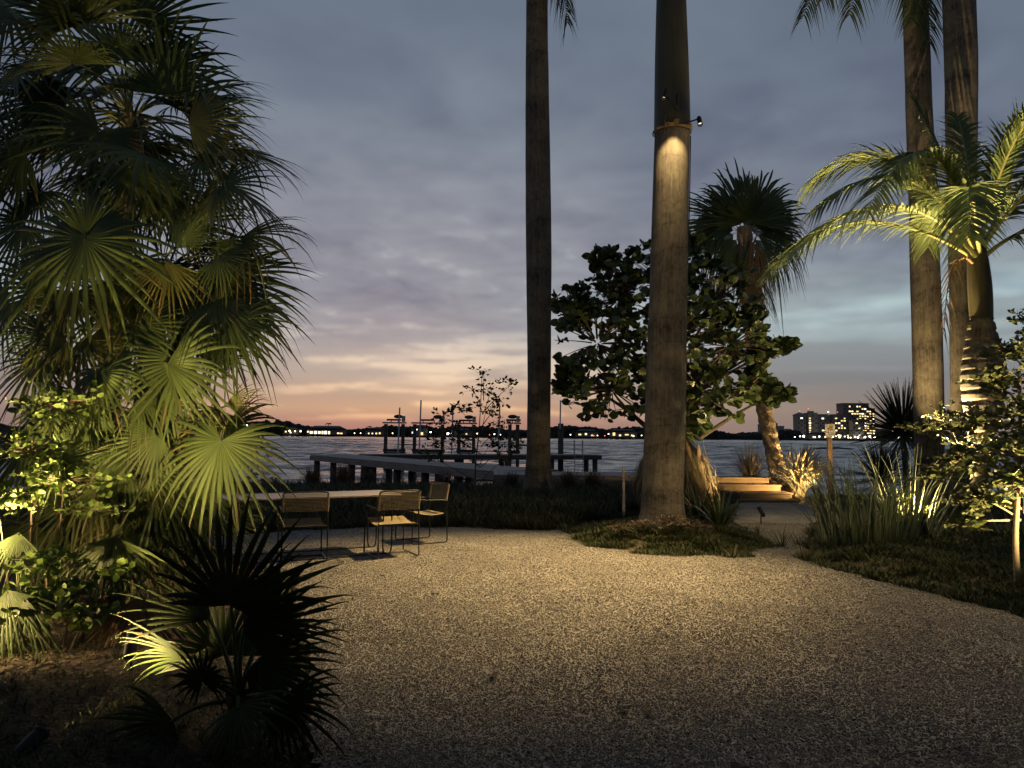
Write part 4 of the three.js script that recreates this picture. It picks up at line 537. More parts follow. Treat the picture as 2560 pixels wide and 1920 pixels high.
// ---------------------------------------------------------------- dock
const DECK = 0.5;
function dockRun(root, a, b, width, o = {}) {          // planks, edge boards and piles along a line; width is to the right of a -> b
  const d = V().subVectors(b, a), L = d.length(); d.normalize(); const n = V(-d.z, 0, d.x), ry = Math.atan2(-d.z, d.x), r = rng(o.seed ?? 1), step = 0.145, N = Math.floor(L / step);
  const planks = [0, 1, 2].map((k) => new RoundedBoxGeometry(step - 0.01, 0.035, width, 1, 0.006)); const at = (s, w) => a.clone().addScaledVector(d, s).addScaledVector(n, w);
  for (let k = 0; k < N; k++) { const m = mesh('plank', planks[k % 3], M.deck, root), p = at((k + 0.5) * step, width / 2); m.position.set(p.x, DECK - 0.018 + 0.004 * (r() - 0.5), p.z); m.rotation.y = ry; }
  for (const [w, t] of [[0.03, 1], [width - 0.03, 0]]) { const nB = Math.max(1, Math.round(L / 3.2)), len = L / nB; for (let k = 0; k < nB; k++) { const m = mesh('edge_board', boxGeo(len - 0.012, 0.22, 0.045), o.edge ?? M.fascia, root), p = at((k + 0.5) * len, w + (t ? -0.03 : 0.03) - 0.006 * (k % 2)); m.position.set(p.x, DECK - 0.15, p.z); m.rotation.y = ry; } }
  const nP = Math.max(2, Math.round(L / (o.gap ?? 2.4)) + 1), pg = o.pile ?? new MB().tube([V(0, -2.2, 0), V(0, 0, 0)], 0.14, 12).geo();
  for (let k = 0; k < nP; k++) for (const w of [0.25, width - 0.25]) { const m = mesh('pile', pg, M.darkwood, root), p = at(0.3 + (L - 0.6) * k / (nP - 1), w); m.position.set(p.x, DECK - 0.04, p.z); }
  for (let k = 0; k < nP; k++) { const m = mesh('cross_beam', boxGeo(0.16, 0.22, width - 0.15), M.darkwood, root), p = at(0.3 + (L - 0.6) * k / (nP - 1), width / 2); m.position.set(p.x, DECK - 0.16, p.z); m.rotation.y = ry; }
}
{
  const g = thing('dock', 'grey timber dock on piles running out over the water', 'dock');
  dockRun(g, V(-0.45, 0, -20.5), V(-9.65, 0, -34.8), 2.2, { seed: 2 });
  const g2 = thing('shore_walkway', 'low timber walkway along the bank joining the steps to the dock', 'dock');
  dockRun(g2, V(-0.5, 0, -20.55), V(4.3, 0, -20.65), 1.9, { seed: 3 });
  const g3 = thing('cross_dock', 'cross dock at the head of the timber dock, edge boards darkened as shade', 'dock');
  dockRun(g3, V(4.9, 0, -39.3), V(-7.6, 0, -36.2), 1.9, { seed: 4, edge: M.darkwood });  // edge boards take the dark wood to stand in for shade on them
  const lad = thing('dock_ladder', 'metal ladder with hooped rails at the end of the cross dock', 'ladder', [3.6, 0, -38.85]);
  for (const s of [-1, 1]) mesh('rail', new MB().tube(curve([V(s * 0.22, -1.0, 0.15), V(s * 0.22, 0.6, 0.15), V(s * 0.22, 1.25, 0.05), V(s * 0.22, 1.25, -0.25), V(s * 0.22, 0.5, -0.35)], 14), 0.02, 6).geo(), M.alu, lad);
  for (let k = 0; k < 4; k++) mesh('rung', new MB().tube([V(-0.22, -0.6 + k * 0.3, 0.15), V(0.22, -0.6 + k * 0.3, 0.15)], 0.02, 6).geo(), M.alu, lad);
}
// boat lifts: pairs of piles with a beam, a motor and a hanging cradle
function boatLift(x0, x1, z, top, label, o = {}) {
  const g = thing('boat_lift', label, 'boat lift', [0, 0, 0], 0, 'boat lifts beyond the dock');
  const pg = new MB().tube([V(0, -3, 0), V(0, 0, 0)], 0.105, 12).geo();
  for (const x of [x0, x1]) for (const dz of [0]) { const p = mesh('pile', pg, M.darkwood, g); p.position.set(x, top, z + dz); const c = mesh('pile_cap', new THREE.CylinderGeometry(0.11, 0.12, 0.05, 12), M.black, g); c.position.set(x, top + 0.02, z + dz); }
  for (const dz of [0]) { const b = mesh('top_beam', boxGeo(x1 - x0 + 0.4, 0.09, 0.12), M.alu, g); b.position.set((x0 + x1) / 2, top + 0.12, z + dz); }
  { const b = mesh('drive_shaft', boxGeo(0.85, 0.11, 0.11), M.black, g); b.position.set(mix(x0, x1, 0.45), top + 0.30, z - 0.05); for (const k of [0.3, 0.7]) { const s = mesh('shaft_bracket', boxGeo(0.05, 0.14, 0.05), M.alu, g); s.position.set(mix(x0, x1, k), top + 0.20, z - 0.05); } }
  { const m = mesh('drive_motor', new THREE.SphereGeometry(1, 16, 12).scale(0.28, 0.12, 0.13), M.black, g); m.position.set(x1 - 0.3, top + 0.5, z); const h = mesh('gearbox', boxGeo(0.2, 0.36, 0.2), M.alu, g); h.position.set(x1 + 0.02, top + 0.36, z); }
  { const c = mesh('cradle', boxGeo(x1 - x0 + 0.3, 0.16, 0.2), M.black, g); c.position.set((x0 + x1) / 2, 0.55, z - 0.1); const c2 = mesh('bunk', boxGeo(x1 - x0, 0.12, 1.2), M.fascia, g); c2.position.set((x0 + x1) / 2, 0.38, z - 0.7); }
  for (const x of [x0 + 0.1, x1 - 0.1]) mesh('cable', new MB().tube([V(x, top + 0.1, z - 0.1), V(x, 0.6, z - 0.1)], 0.01, 4).geo(), M.alu, g);
  for (const x of o.poles ?? []) mesh('guide_pole', new MB().tube([V(x - 0.06, 0.3, z + 0.3), V(x, 3.6 + (x * 7 % 0.5), z + 0.3)], 0.045, 8).geo(), M.pvc, g);
}
boatLift(-7.65, -6.6, 44 * -1, 2.1, 'boat lift between two dark piles at the seaward end of the row', { poles: [-6.78] });
boatLift(-5.9, -4.2, -44, 2.1, 'boat lift with a hooded motor, second of the row', { poles: [-5.5] });
boatLift(-3.2, -2.3, -44, 2.1, 'boat lift behind the young tree', { poles: [-3.55] });
boatLift(-0.1, 0.35, -42, 2.1, 'narrow boat lift just left of the slender palm trunk', { poles: [-0.7] });
{ const g = thing('mooring_pile', 'lone dark mooring pile with a white guide pole right of the slender palm', 'post', [2.75, 0, -40.5]); mesh('pile', new MB().tube([V(0, -2.2, 0), V(0, 2.15, 0)], 0.155, 12).geo(), M.darkwood, g); mesh('cap', new THREE.CylinderGeometry(0.15, 0.17, 0.06, 12).translate(0, 2.17, 0), M.black, g); mesh('guide_pole', new MB().tube([V(-0.05, 1.9, 0.2), V(-0.03, 3.5, 0.2)], 0.04, 8).geo(), M.pvc, g); }
// timber steps
{
  const g = thing('timber_steps', 'timber steps lit warm, rising from the gravel path to the walkway', 'steps', [0, 0, 0]);
  [[0.06, -16.9, 6.72], [0.21, -17.2, 6.66], [0.36, -17.75, 6.6], [0.5, -18.3, 6.52]].forEach(([y, z, xr], k) => {
    const xl = 4.35, w = xr - xl, dep = k === 3 ? 0.66 : 0.6;
    const n = 2, pw = dep / n; for (let q = 0; q < n; q++) { const t = mesh('tread_board', boxGeo(w, 0.035, pw - 0.008), M.step, g); t.position.set((xl + xr) / 2, y - 0.017, z - pw * (q + 0.5) + 0.03); }
    const rr = mesh('riser_board', boxGeo(w - 0.05, 0.14, 0.03), M.step, g); rr.position.set((xl + xr) / 2, y - 0.11, z - 0.02);
    const sd = mesh('side_board', boxGeo(0.035, 0.15, dep), M.step, g); sd.position.set(xr - 0.045, y - 0.112, z - dep / 2);
  });
}
// warning sign
{
  const g = thing('warning_sign', 'small white warning sign with yellow triangle on a timber post by the water', 'sign', [8.78, 0, -20]);
  mesh('post', new RoundedBoxGeometry(0.12, 2.2, 0.09, 2, 0.01).translate(0, 0.5, 0), M.post, g);
  const cv = document.createElement('canvas'); cv.width = 256; cv.height = 340; const c = cv.getContext('2d'); c.fillStyle = '#d9d6cb'; c.fillRect(0, 0, 256, 340);
  c.fillStyle = '#d8b02a'; c.beginPath(); c.moveTo(128, 45); c.lineTo(196, 160); c.lineTo(60, 160); c.closePath(); c.fill(); c.strokeStyle = '#222'; c.lineWidth = 9; c.lineJoin = 'round'; c.stroke(); c.fillStyle = '#222'; c.fillRect(121, 82, 14, 44); c.fillRect(121, 134, 14, 14);
  c.fillRect(112, 186, 32, 7); c.fillRect(42, 214, 172, 9); c.fillRect(58, 236, 140, 5); c.fillRect(66, 262, 124, 9); c.fillRect(60, 284, 136, 9);
  const t = new THREE.CanvasTexture(cv); t.colorSpace = THREE.SRGBColorSpace; const face = std(1, 1, 1, 0.5, { map: t });
  const sh = new THREE.Shape(), w = 0.135, h = 0.18, q = 0.03; sh.moveTo(-w + q, -h); sh.lineTo(w - q, -h); sh.quadraticCurveTo(w, -h, w, -h + q); sh.lineTo(w, h - q); sh.quadraticCurveTo(w, h, w - q, h); sh.lineTo(-w + q, h); sh.quadraticCurveTo(-w, h, -w, h - q); sh.lineTo(-w, -h + q); sh.quadraticCurveTo(-w, -h, -w + q, -h);
  const pl = mesh('panel', new THREE.ExtrudeGeometry(sh, { depth: 0.006, bevelEnabled: false }), M.white, g); pl.position.set(0.0, 1.72, 0.05);
  const fg = new THREE.ShapeGeometry(sh), uv = fg.attributes.uv, P = fg.attributes.position; for (let k = 0; k < uv.count; k++) uv.setXY(k, (P.getX(k) + w) / (2 * w), (P.getY(k) + h) / (2 * h));
  const f = mesh('sign_face', fg, face, g); f.position.set(0.0, 1.72, 0.0605);
}
// ---------------------------------------------------------------- table and chairs
const TURN = R(29);
{
  const g = thing('outdoor_table', 'long thin-topped outdoor table with looped metal legs on the gravel', 'table', [-2.52, 0.01, -8.95], TURN);
  const top = mesh('tabletop', new RoundedBoxGeometry(2.2, 0.022, 0.78, 2, 0.006), M.tabletop, g); top.position.y = 0.735;
  for (const x of [-0.95, 0.95]) for (const z of [-0.3, 0.3]) mesh('leg', new MB().tube(curve([V(x - 0.05, 0.72, z), V(x - 0.05, 0.05, z), V(x - 0.03, 0.012, z), V(x + 0.03, 0.012, z), V(x + 0.05, 0.05, z), V(x + 0.05, 0.72, z)], 40), 0.010, 8).geo(), M.metal, g);
  for (const z of [-0.3, 0.3]) mesh('top_rail', new MB().tube([V(-1, 0.715, z), V(1, 0.715, z)], 0.010, 6).geo(), M.metal, g);
  for (const z of [-0.3, 0.3]) mesh('floor_bar', new MB().tube([V(-0.95, 0.012, z), V(0.95, 0.012, z)], 0.008, 6).geo(), M.metal, g);
}
function rod(pts, r = 0.009) { const out = []; for (let k = 0; k < pts.length; k++) { if (k === 0 || k === pts.length - 1) { out.push(pts[k]); continue; } const a = pts[k].clone().lerp(pts[k - 1], Math.min(0.45, 0.04 / pts[k].distanceTo(pts[k - 1]))), b = pts[k].clone().lerp(pts[k + 1], Math.min(0.45, 0.04 / pts[k].distanceTo(pts[k + 1]))); out.push(...bez(a, pts[k], b, 5)); } return new MB().tube(out, r, 8).geo(); }
const chairProto = (() => {
  const g = thing('corded_chair', '', 'chair', [0, 0.005, 0], 0, 'corded armchairs at the outdoor table'), w = 0.255;
  for (const s of [-1, 1]) mesh('side_frame', rod([V(s * w, 0.60, 0.25), V(s * (w + 0.005), 0.012, 0.27), V(s * (w + 0.005), 0.012, -0.27), V(s * w, 0.60, -0.26), V(s * w, 0.585, 0.24)]), M.metal, g);
  mesh('back_frame', rod([V(-w, 0.56, 0.245), V(-w, 0.81, 0.29), V(w, 0.81, 0.29), V(w, 0.56, 0.245)]), M.metal, g);
  mesh('floor_bar', rod([V(-w, 0.012, -0.1), V(w, 0.012, -0.1)]), M.metal, g);
  for (const z of [-0.24, 0.22]) mesh('seat_rail', rod([V(-w, z < 0 ? 0.435 : 0.395, z), V(w, z < 0 ? 0.435 : 0.395, z)]), M.metal, g);
  const cg = new MB().tube(curve([V(-w - 0.012, 0, 0), V(-0.1, 0, 0.012), V(0.1, 0, 0.012), V(w + 0.012, 0, 0)], 8), 0.0048, 6).geo();
  for (let k = 0; k < 14; k++) { const c = mesh('back_cord', cg, M.cord, g), t = k / 13; c.position.set(0, mix(0.585, 0.795, t), mix(0.249, 0.287, t)); }
  for (const s of [-1, 1]) mesh('cord_wrap', new MB().tube([V(s * w, 0.578, 0.248), V(s * w, 0.798, 0.288)], 0.0135, 8).geo(), M.cord, g);
  const sg = (() => { const m = new MB(), S = 8; let a0 = -1, a1 = -1, b0 = -1, b1 = -1; for (let q = 0; q <= S; q++) { const t = q / S, y = mix(0.448, 0.408, t) - 0.028 * Math.sin(Math.PI * t), z = mix(-0.25, 0.23, t), c0 = m.v(-0.0088, y, z), c1 = m.v(0.0088, y, z), d0 = m.v(-0.0088, y - 0.009, z), d1 = m.v(0.0088, y - 0.009, z); if (q) { m.q(a0, a1, c1, c0); m.q(b0, b1, d1, d0); m.q(a0, c0, d0, b0); m.q(a1, b1, d1, c1); } a0 = c0; a1 = c1; b0 = d0; b1 = d1; } return m.geo(); })();
  for (let k = 0; k < 26; k++) { const c = mesh('seat_cord', sg, M.cord, g); c.position.x = mix(-0.232, 0.232, k / 25); }
  return g;
})();
function placeChair(o, x, z, turn, label) { o.position.set(x, 0.012, z); o.rotation.y = turn; o.userData.label = label; }
const copyChair = () => { const c = chairProto.clone(); c.name = numbered('corded_chair'); c.userData = { ...chairProto.userData }; scene.add(c); return c; };
placeChair(chairProto, -1.48, -9.08, TURN, 'corded armchair with its back to the open gravel, near the table end');
placeChair(copyChair(), -2.5, -8.78, R(22), 'corded armchair beside the dwarf palm leaves at the long side of the table');
placeChair(copyChair(), -1.25, -10.22, R(124), 'corded armchair at the short end of the table, facing along it');

// ---------------------------------------------------------------- the far shore
M.farLand = std(0.03, 0.032, 0.025, 0.95); M.farTree = std(0.022, 0.026, 0.018, 0.95);
struct('far_shore', new MB().box(1900, 2.2, 120, -560, -0.2, -660).box(1600, 2.2, 120, 820, -0.2, -1060).box(260, 2.2, 90, 180, -0.2, -800).geo(), M.farLand);
{   // wooded skyline of the far shore: one dark mass
  const r = rng(801), geo = new THREE.IcosahedronGeometry(1, 1), P = geo.attributes.position, w = V(); for (let k = 0; k < P.count; k++) { w.fromBufferAttribute(P, k); w.multiplyScalar(0.72 + 0.56 * hash(Math.round(w.x * 40), Math.round(w.y * 40 + w.z * 70), 9)); P.setXYZ(k, w.x, w.y, w.z); } geo.computeVertexNormals();
  const list = []; const belt = (x0, x1, z, h, n) => { for (let k = 0; k < n; k++) { const x = mix(x0, x1, r()), e = fbm(x * 0.02 + 5, z * 0.01, 0, 0, 77, 4), hh = h * (0.15 + 1.5 * Math.max(0, e - 0.25)); const s = 1.6 + 2.6 * r(); list.push([x, 0.8 + r() * Math.max(0.5, hh - s * 0.5), z - 14 * r() - 3, s]); } };
  belt(-700, 230, -608, 13.5, 6500); belt(60, 305, -765, 15, 2600); belt(340, 1500, -1018, 9, 2600);
  const im = new THREE.InstancedMesh(geo, M.farTree, list.length), m = new THREE.Matrix4(), q = new THREE.Quaternion(), e = new THREE.Euler(); list.forEach(([x, y, z, s], k) => { e.set(r() * 6, r() * 6, r() * 6); m.compose(V(x, y, z), q.setFromEuler(e), V(s, s * 0.8, s)); im.setMatrixAt(k, m); });
  im.name = 'far_woods'; im.userData = { kind: 'stuff', label: 'dark distant woods lining the opposite shore', category: 'woods' }; scene.add(im);
}
{   // palms standing above the far trees
  const proto = thing('far_palm', 'tiny distant palm rising above the far trees', 'palm tree', [-68, 0, -600], 0, 'palms on the far shore'); trunk(proto, [V(0, 0, 0), V(0.2, 5, 0), V(0, 10, 0)], () => 0.25, M.farTree, 6, 6, 0); const r = rng(3); for (let k = 0; k < 14; k++) { const a = r() * 6.28; const mb = new MB(), d = V(Math.cos(a), 0, Math.sin(a)); mb.tube(bez(V(0, 10, 0), V(d.x * 1.6, 11.3 + r(), d.z * 1.6), V(d.x * 2.9, 9.2 + r() * 1.8, d.z * 2.9), 4), (t) => 0.35 * (1 - 0.6 * t), 4); mb.build('frond', M.farTree, proto); }
  for (const [x, z, s] of [[-152, -600, 0.95], [-60, -600, 0.8], [-176, -601, 0.7], [-118, -600, 0.75], [30, -604, 0.8], [62, -604, 0.7], [88, -604, 0.75], [-200, -602, 0.8]]) { const c = proto.clone(); c.name = numbered('far_palm'); c.userData = { ...proto.userData }; c.position.set(x, 0, z); c.scale.setScalar(s); scene.add(c); }
}
function farHouse(label, x, z, w, h, d, lit, o = {}) {
  const g = thing('shore_house', label, 'house', [x, 0.9, z], 0, o.group), wall = M.farWall ??= std(0.16, 0.15, 0.14, 0.9), roof = M.farRoof ??= std(0.10, 0.10, 0.11, 0.8);
  const wl = mesh('wall', boxGeo(w, h, d), wall, g); wl.position.y = h / 2;
  const rg = new MB(), e = 0.9, a = [[-w / 2 - e, d / 2 + e], [w / 2 + e, d / 2 + e], [w / 2 + e, -d / 2 - e], [-w / 2 - e, -d / 2 - e]].map(([p, q]) => rg.v(p, h, q)), rh = o.rh ?? 2.2, t0 = rg.v(-w / 2 + d * 0.45, h + rh, 0), t1 = rg.v(w / 2 - d * 0.45, h + rh, 0); rg.q(a[0], a[1], t1, t0); rg.t(a[1], a[2], t1); rg.q(a[2], a[3], t0, t1); rg.t(a[3], a[0], t0); rg.q(a[0], a[3], a[2], a[1]); rg.build('roof', roof, g);
  for (const [p, q, ww, hh, mat] of lit) { const m = mesh('window', boxGeo(ww, hh, 0.12), mat, g); m.position.set(p, q, d / 2 + 0.05); }
  return g;
}
farHouse('wide low house across the water with a row of glowing windows', -152, -596, 30, 4.2, 10, [[-11.5, 1.8, 2.4, 1.9, M.winWarm], [-8.2, 1.8, 2.0, 2.2, M.winPale], [-5, 1.8, 2.2, 2.0, M.winWarm], [-2.3, 1.8, 1.4, 2.4, M.winWarm], [0.2, 1.8, 1.9, 2.4, M.winPale], [3, 1.7, 1.6, 2.2, M.winWarm], [10.5, 1.3, 1.8, 1.0, M.winWarm], [13, 1.2, 2, 1.1, M.winYellow]], { rh: 3.2 });
farHouse('small dim house with pale lamps left of the wide lit house', -181, -597, 12, 3.6, 8, [[-4, 2.2, 1.2, 1.2, M.winWarm], [0, 1.6, 1, 1, M.winPale]], {});
farHouse('house with four small lit windows right of the wide lit house', -112, -597, 16, 4.2, 8, [[-5, 1.4, 1.0, 1.0, M.winWarm], [-2, 1.4, 1.0, 1.0, M.winWarm], [1.2, 1.4, 1.2, 1.1, M.winWarm], [4, 1.6, 1.4, 1.4, M.winYellow]], {});
farHouse('pale house with a lit upper room seen through the boat lifts', -76, -597, 13, 6.5, 8, [[-3, 4.9, 3.6, 1.0, M.winPale], [2.6, 1.6, 1.8, 2.2, M.winYellow], [-5, 2.4, 1.2, 1.2, M.winPale]], {});
farHouse('dim house with one warm doorway behind the young tree', -40, -598, 14, 4, 8, [[-3, 1.4, 1.4, 1.8, M.winWarm], [3, 1.6, 1.2, 1.0, M.winYellow]], {});
farHouse('low house with yellow windows just right of the slender palm', 62, -598, 18, 4, 8, [[-6, 2, 2.2, 1.2, M.winYellow], [-1, 2.4, 1.6, 1.4, M.winWarm], [4, 1.4, 1.4, 1.0, M.winYellow]], {});
farHouse('long house with tan lit wall left of the island palm', 92, -598, 22, 4.5, 8, [[-8, 2.6, 2.0, 2.4, M.winYellow], [-3, 1.6, 1.6, 1.2, M.winWarm], [2.5, 2.2, 3, 1.0, M.winYellow], [8, 1.2, 1.2, 1.2, M.winPale]], {});
farHouse('dim house with bright doorway seen under the round-leaved tree', 262, -752, 18, 5, 8, [[-5, 2, 1.8, 1.6, M.winPale], [3, 2, 1.6, 1.6, M.winWarm]], {});
farHouse('low house with small lit windows left of the leaning palm', 318, -752, 20, 5, 8, [[-6, 2, 1.6, 1.4, M.winWarm], [0, 2.4, 1.8, 1.6, M.winPale], [6, 2, 1.4, 1.4, M.winWarm]], {});
// shore lamps and aviation lights: glowing points at the water's edge
function shoreLamp(x, z, y, s, mat, red) {
  const g = thing(red ? 'red_shore_light' : 'shore_lamp', red ? 'tiny red light at the far water edge' : 'small white lamp glowing on the far shore', red ? 'light' : 'lamp', [x, 0.8, z], 0, red ? 'red lights on the far shore' : 'lamps along the far shore');
  mesh('lamp_post', new MB().tube([V(0, 0, 0), V(0, y, 0)], 0.07, 5).geo(), M.black, g); mesh('lamp_globe', new THREE.SphereGeometry(s, 10, 8).translate(0, y + s * 0.6, 0), mat, g);
}
{
  const r = rng(811);
  for (const [x, y, s] of [[-216, 6.5, 0.75], [-181, 2.6, 0.7], [-176.5, 2.4, 0.55], [-172, 2.4, 0.65], [-166, 2.2, 0.5], [-97, 1.5, 0.45], [-128, 1.4, 0.4], [-123, 1.4, 0.4], [-66, 2.2, 0.8], [-52, 1.5, 0.95], [-49, 1.6, 0.5], [-28, 1.8, 0.5], [-14, 1.5, 0.55], [-9, 1.2, 0.4], [48, 1.6, 0.45], [70, 1.2, 0.4], [79, 2.4, 0.5], [98, 1.5, 0.45], [106, 1.5, 0.4]]) shoreLamp(x, -590, y, s, s > 0.7 ? M.lampWhite : M.lampWarm);
  for (const x of [67, 76, -18]) shoreLamp(x, -590, 1.0, 0.45, M.redLamp, 1);
  for (const [x, y, s] of [[246, 3, 0.6], [255, 1.5, 0.7], [291, 1.5, 0.5], [300, 2.5, 0.8], [312, 1.5, 0.55], [330, 1.6, 0.5], [338, 3, 0.6], [346, 1.5, 0.6]]) shoreLamp(x, -744, y, s, M.lampWhite);
  for (const x of [272, 279]) shoreLamp(x, -744, 1.2, 0.6, M.redLamp, 1);
  for (let k = 0; k < 30; k++) shoreLamp(372 + k * 6.9 + 4 * r(), -994, 1.2 + 2.0 * r(), 0.6 + 0.75 * r(), r() < 0.75 ? M.lampWhite : M.lampWarm);
  for (let k = 0; k < 10; k++) shoreLamp(428 + k * 2.6 + 2 * r(), -998, 3 + 3 * r(), 0.7, M.lampWarm);
}
// towers across the water
M.tower = std(0.26, 0.24, 0.22, 0.9); M.towerDark = std(0.17, 0.155, 0.15, 0.9); M.towerPale = std(0.36, 0.33, 0.29, 0.9);
function tower(label, x, w, h, d, mat, o = {}) {
  const z = o.z ?? -1030, g = thing('tower_block', label, 'building', [x, 0.8, z], 0, o.group), r = rng(o.seed ?? Math.round(x));
  const b = mesh('wall', boxGeo(w, h, d), mat, g); b.position.y = h / 2;
  const fl = o.floor ?? 3.4, bay = o.bay ?? 3.2, nf = Math.floor((h - 2) / fl), nb = Math.max(1, Math.floor((w - 1) / bay));
  for (let k = 0; k < nf; k++) { const s = mesh('floor_slab', boxGeo(w + 0.6, 0.35, 0.8), o.slab ?? mat, g); s.position.set(0, (k + 1) * fl, d / 2 + 0.2); }
  for (let k = 0; k < nf; k++) for (let q = 0; q < nb; q++) { const p = o.lit ? o.lit(k / nf, q / nb, r) : 0.12; const on = r() < p; if (!on && (k + q) % 2) continue; const ww = bay * (on ? 0.55 + 0.45 * r() : 0.6), m = mesh(on ? 'lit_window' : 'window', boxGeo(ww, fl * 0.5, 0.14), on ? (r() < 0.45 ? M.winYellow : r() < 0.6 ? M.winWarm : M.winPale) : M.winDark, g); m.position.set(-w / 2 + (q + 0.5) * (w / nb), k * fl + fl * 0.5, d / 2 + 0.06); }
  const top = mesh('roof_slab', boxGeo(w + 1, 0.8, d + 1), o.roof ?? M.towerDark, g); top.position.y = h + 0.4;
  if (o.cap) { const c = mesh('roof_house', boxGeo(w * 0.5, o.cap, d * 0.5), mat, g); c.position.y = h + 0.8 + o.cap / 2; }
  if (o.gable) { const q = new MB(), a = q.v(-w / 2 - 1, h + 0.8, d / 2), b2 = q.v(w / 2 + 1, h + 0.8, d / 2), c = q.v(0, h + 0.8 + o.gable, 0), e2 = q.v(w / 2 + 1, h + 0.8, -d / 2), f = q.v(-w / 2 - 1, h + 0.8, -d / 2); q.t(a, b2, c); q.t(b2, e2, c); q.t(e2, f, c); q.t(f, a, c); q.build('pitched_roof', M.towerDark, g); }
  if (o.red) { const m = mesh('mast', boxGeo(0.3, 3, 0.3), M.black, g); m.position.set(o.red, h + 2 + (o.cap ?? 0) + (o.gable ?? 0) * 0.5, 0); const l = mesh('beacon', new THREE.SphereGeometry(0.75, 8, 6), o.white ? M.lampWhite : M.redLamp, g); l.position.set(o.red, h + 4 + (o.cap ?? 0) + (o.gable ?? 0) * 0.5, 0); }
  return g;
}
tower('tallest tower block of the skyline with many lit floors', 486, 36, 50, 22, M.towerDark, { seed: 5, slab: M.tower, lit: (f, q) => (q > 0.45 ? 0.55 : 0.18) * (f > 0.1 ? 1 : 0.5) });
tower('narrow bright-edged wing at the shore end of the tallest tower', 509, 9, 43, 18, M.towerDark, { seed: 6, slab: M.tower, lit: () => 0.7 });
tower('grey gabled tower block at the inland end of the skyline', 410, 12, 33, 16, M.tower, { seed: 7, gable: 4, red: 0.5, lit: () => 0.12 });
tower('pale slab tower with a lit stair strip beside the gabled one', 426, 13, 36, 16, M.towerPale, { seed: 8, red: -3, cap: 2.5, lit: (f, q) => q < 0.26 ? 0.85 : 0.03 });
tower('long dim apartment block in the middle of the skyline', 446, 24, 33, 16, M.tower, { seed: 9, z: -1036, red: 8, cap: 1.5, white: 1, lit: () => 0.16 });
tower('blue-grey apartment block just left of the tallest tower', 464, 20, 34, 16, M.towerDark, { seed: 10, z: -1024, red: -2, lit: () => 0.22 });
tower('low pale apartment block in front of the tallest tower', 480, 14, 26, 12, M.towerPale, { seed: 11, z: -1008, lit: () => 0.14 });
tower('low wide building with a lit rooftop cabin beside the leaning palm', 380, 26, 13, 16, M.tower, { seed: 12, cap: 4, lit: () => 0.14 });
tower('small dark block with a red beacon behind the leaning palm trunk', 357, 9, 19, 12, M.towerDark, { seed: 13, red: 2, lit: () => 0.05 });
tower('distant pale hotel low behind the far trees under the round-leaved tree', 298, 24, 13, 14, M.towerPale, { seed: 14, z: -830, cap: 4, lit: () => 0.06 });
tower('tall dim slab tower glimpsed behind the yuccas', 545, 14, 46, 16, M.tower, { seed: 15, lit: () => 0.2 });
tower('low shore building with warm lights right of the tallest tower', 522, 24, 14, 14, M.tower, { seed: 16, lit: () => 0.3 });
// ---------------------------------------------------------------- unseen house added behind the camera so its eaves shade the near gravel
{
  const g = thing('added_shade_house', 'unseen pale house with deep eaves added behind the terrace to shade the gravel', 'house', [0, 0, 5]);
  M.stucco = std(0.30, 0.27, 0.22, 0.9); M.eave = std(0.10, 0.075, 0.05, 0.8);
  const w = mesh('wall', boxGeo(34, 6.5, 0.3), M.stucco, g); w.position.set(0, 3.25, 1);
  const r = mesh('shade_roof', boxGeo(34, 0.18, 7.4), M.eave, g); r.position.set(0, 4.5, -3.7);
  const r2 = mesh('upper_roof', boxGeo(36, 0.3, 6), M.eave, g); r2.position.set(0, 6.7, 2);
  for (const x of [-15, -10, -5.2, 5.2, 10, 15]) { const p = mesh('veranda_post', boxGeo(0.16, 4.4, 0.16), M.eave, g); p.position.set(x, 2.2, -2.2); }
  for (const x of [-8, -3, 3, 8]) { const d = mesh('door', boxGeo(1.8, 2.3, 0.08), M.winDark, g); d.position.set(x, 1.15, 0.82); }
}
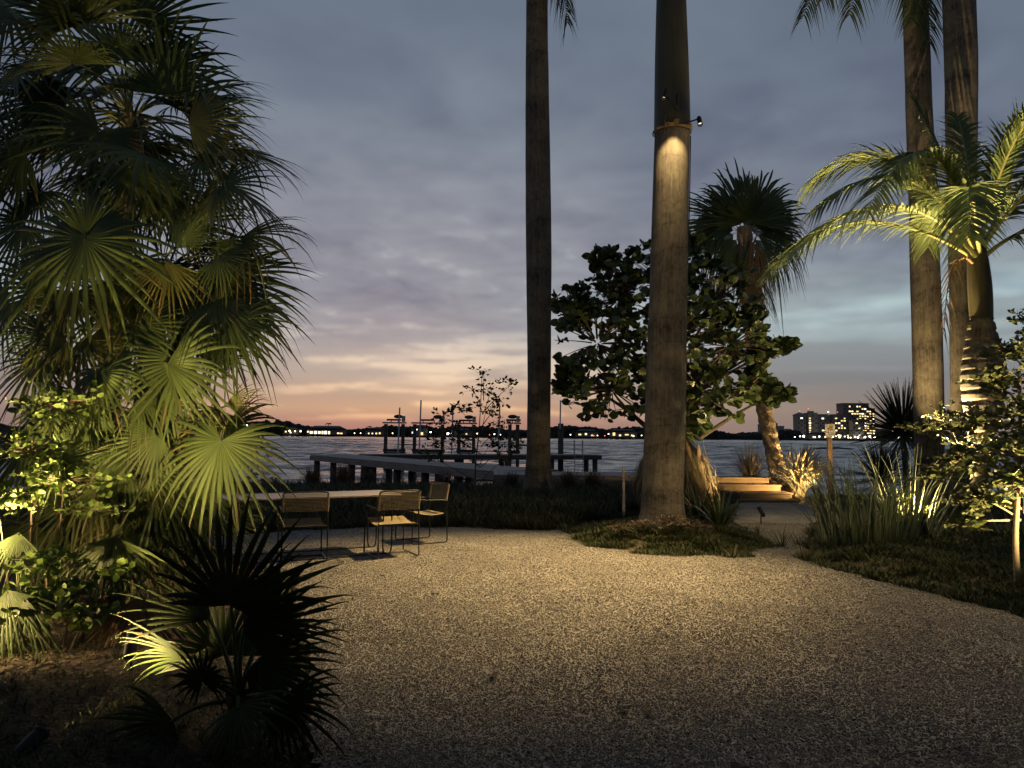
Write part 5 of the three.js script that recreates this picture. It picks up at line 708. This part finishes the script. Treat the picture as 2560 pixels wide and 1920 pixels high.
// ---------------------------------------------------------------- the garden's lamps
treeLamp([2.2, 6.5, -10.26], [0.2, 0, -8.2], [2.3, 6.6, -10.56], 'black downlight strapped to the front of the island palm, aimed at the gravel', { cd: 380, angle: 30, pen: 1, soft: 1.5 });
treeLamp([2.78, 6.22, -10.52], [2.7, 0, -7.0], [2.68, 6.3, -10.7], 'black downlight on the right side of the island palm trunk', { cd: 85, angle: 28, pen: 1, soft: 1.5 });
treeLamp([2.36, 6.36, -10.16], [2.34, 4.5, -10.5], [2.42, 6.42, -10.53], 'small black downlight on a bracket grazing the island palm trunk', { cd: 19, angle: 42, pen: 0.3, size: 0.026 });
treeLamp([8.66, 7.6, -15.1], [4.6, 0, -11.2], [8.75, 7.65, -15.3], 'black downlight high on the brown-grey palm', { cd: 50, angle: 28, pen: 1, soft: 2 });
groundLamp([4.25, 0.1, -12.4], [3.6, 2.0, -13.7], 'spike light under the lit leaves of the round-leaved tree', { cd: 30, angle: 58, pen: 0.8 });
groundLamp([7.05, 0.06, -16.75], [6.5, 1.2, -18.2], 'spike light glowing at the foot of the golden grass', { cd: 32, angle: 68, pen: 0.7, h: 0.26 });
groundLamp([8.2, 0.02, -18.5], [8.78, 1.5, -20], 'spike light at the water edge aimed at the warning sign', { cd: 9, angle: 40, pen: 0.8, h: 0.5 });
groundLamp([8.1, 0.1, -14.3], [8.95, 6, -15.4], 'spike light in the shade at the foot of the brown-grey palm', { cd: 150, angle: 24, pen: 0.9 });
groundLamp([5.75, 0.12, -10.15], [5.75, 1.2, -10.55], 'spike light hidden in the bright shrub of the rush clump', { cd: 40, angle: 62, pen: 0.9 });
groundLamp([6.44, 0.12, -11.35], [6.8, 3.9, -10.9], 'spike light aimed up the ringed palm trunk', { cd: 520, angle: 44, pen: 0.8 });
groundLamp([5.55, 0.14, -6.0], [4.8, 1.4, -7.3], 'spike light beside the pale slim trunk of the small-leaved tree', { cd: 70, angle: 46, pen: 0.8, h: 0.3 });
groundLamp([-3.75, 0.1, -4.6], [-3.3, 1.9, -5.7], 'spike light between the lime shrub and the fan palms', { cd: 95, angle: 26, pen: 1 });
groundLamp([-2.12, 0.02, -3.3], [-1.97, 0.4, -3.78], 'spike light under the white-lit leaf of the dwarf fan palm', { cd: 16, angle: 34, pen: 0.9, h: 0.1 });
groundLamp([-2.25, 0.1, -4.4], [-2.75, 2.2, -6.1], 'spike light below the low fan palm', { cd: 42, angle: 31, pen: 1 });
groundLamp([7.6, 0.05, -18.25], [6.5, 3.0, -18.6], 'spike light behind the golden grass aimed up the leaning palm', { cd: 80, angle: 34, pen: 0.8 });
groundLamp([-3.6, 0.1, -4.25], [-3.0, 0.5, -4.9], 'spike light at the mulch edge facing the lime shrub', { cd: 9, angle: 68, pen: 0.9, h: 0.3 });

scene.traverse((o) => { if (o.isMesh) { o.castShadow = true; o.receiveShadow = true; } });
renderer.render(scene, camera);
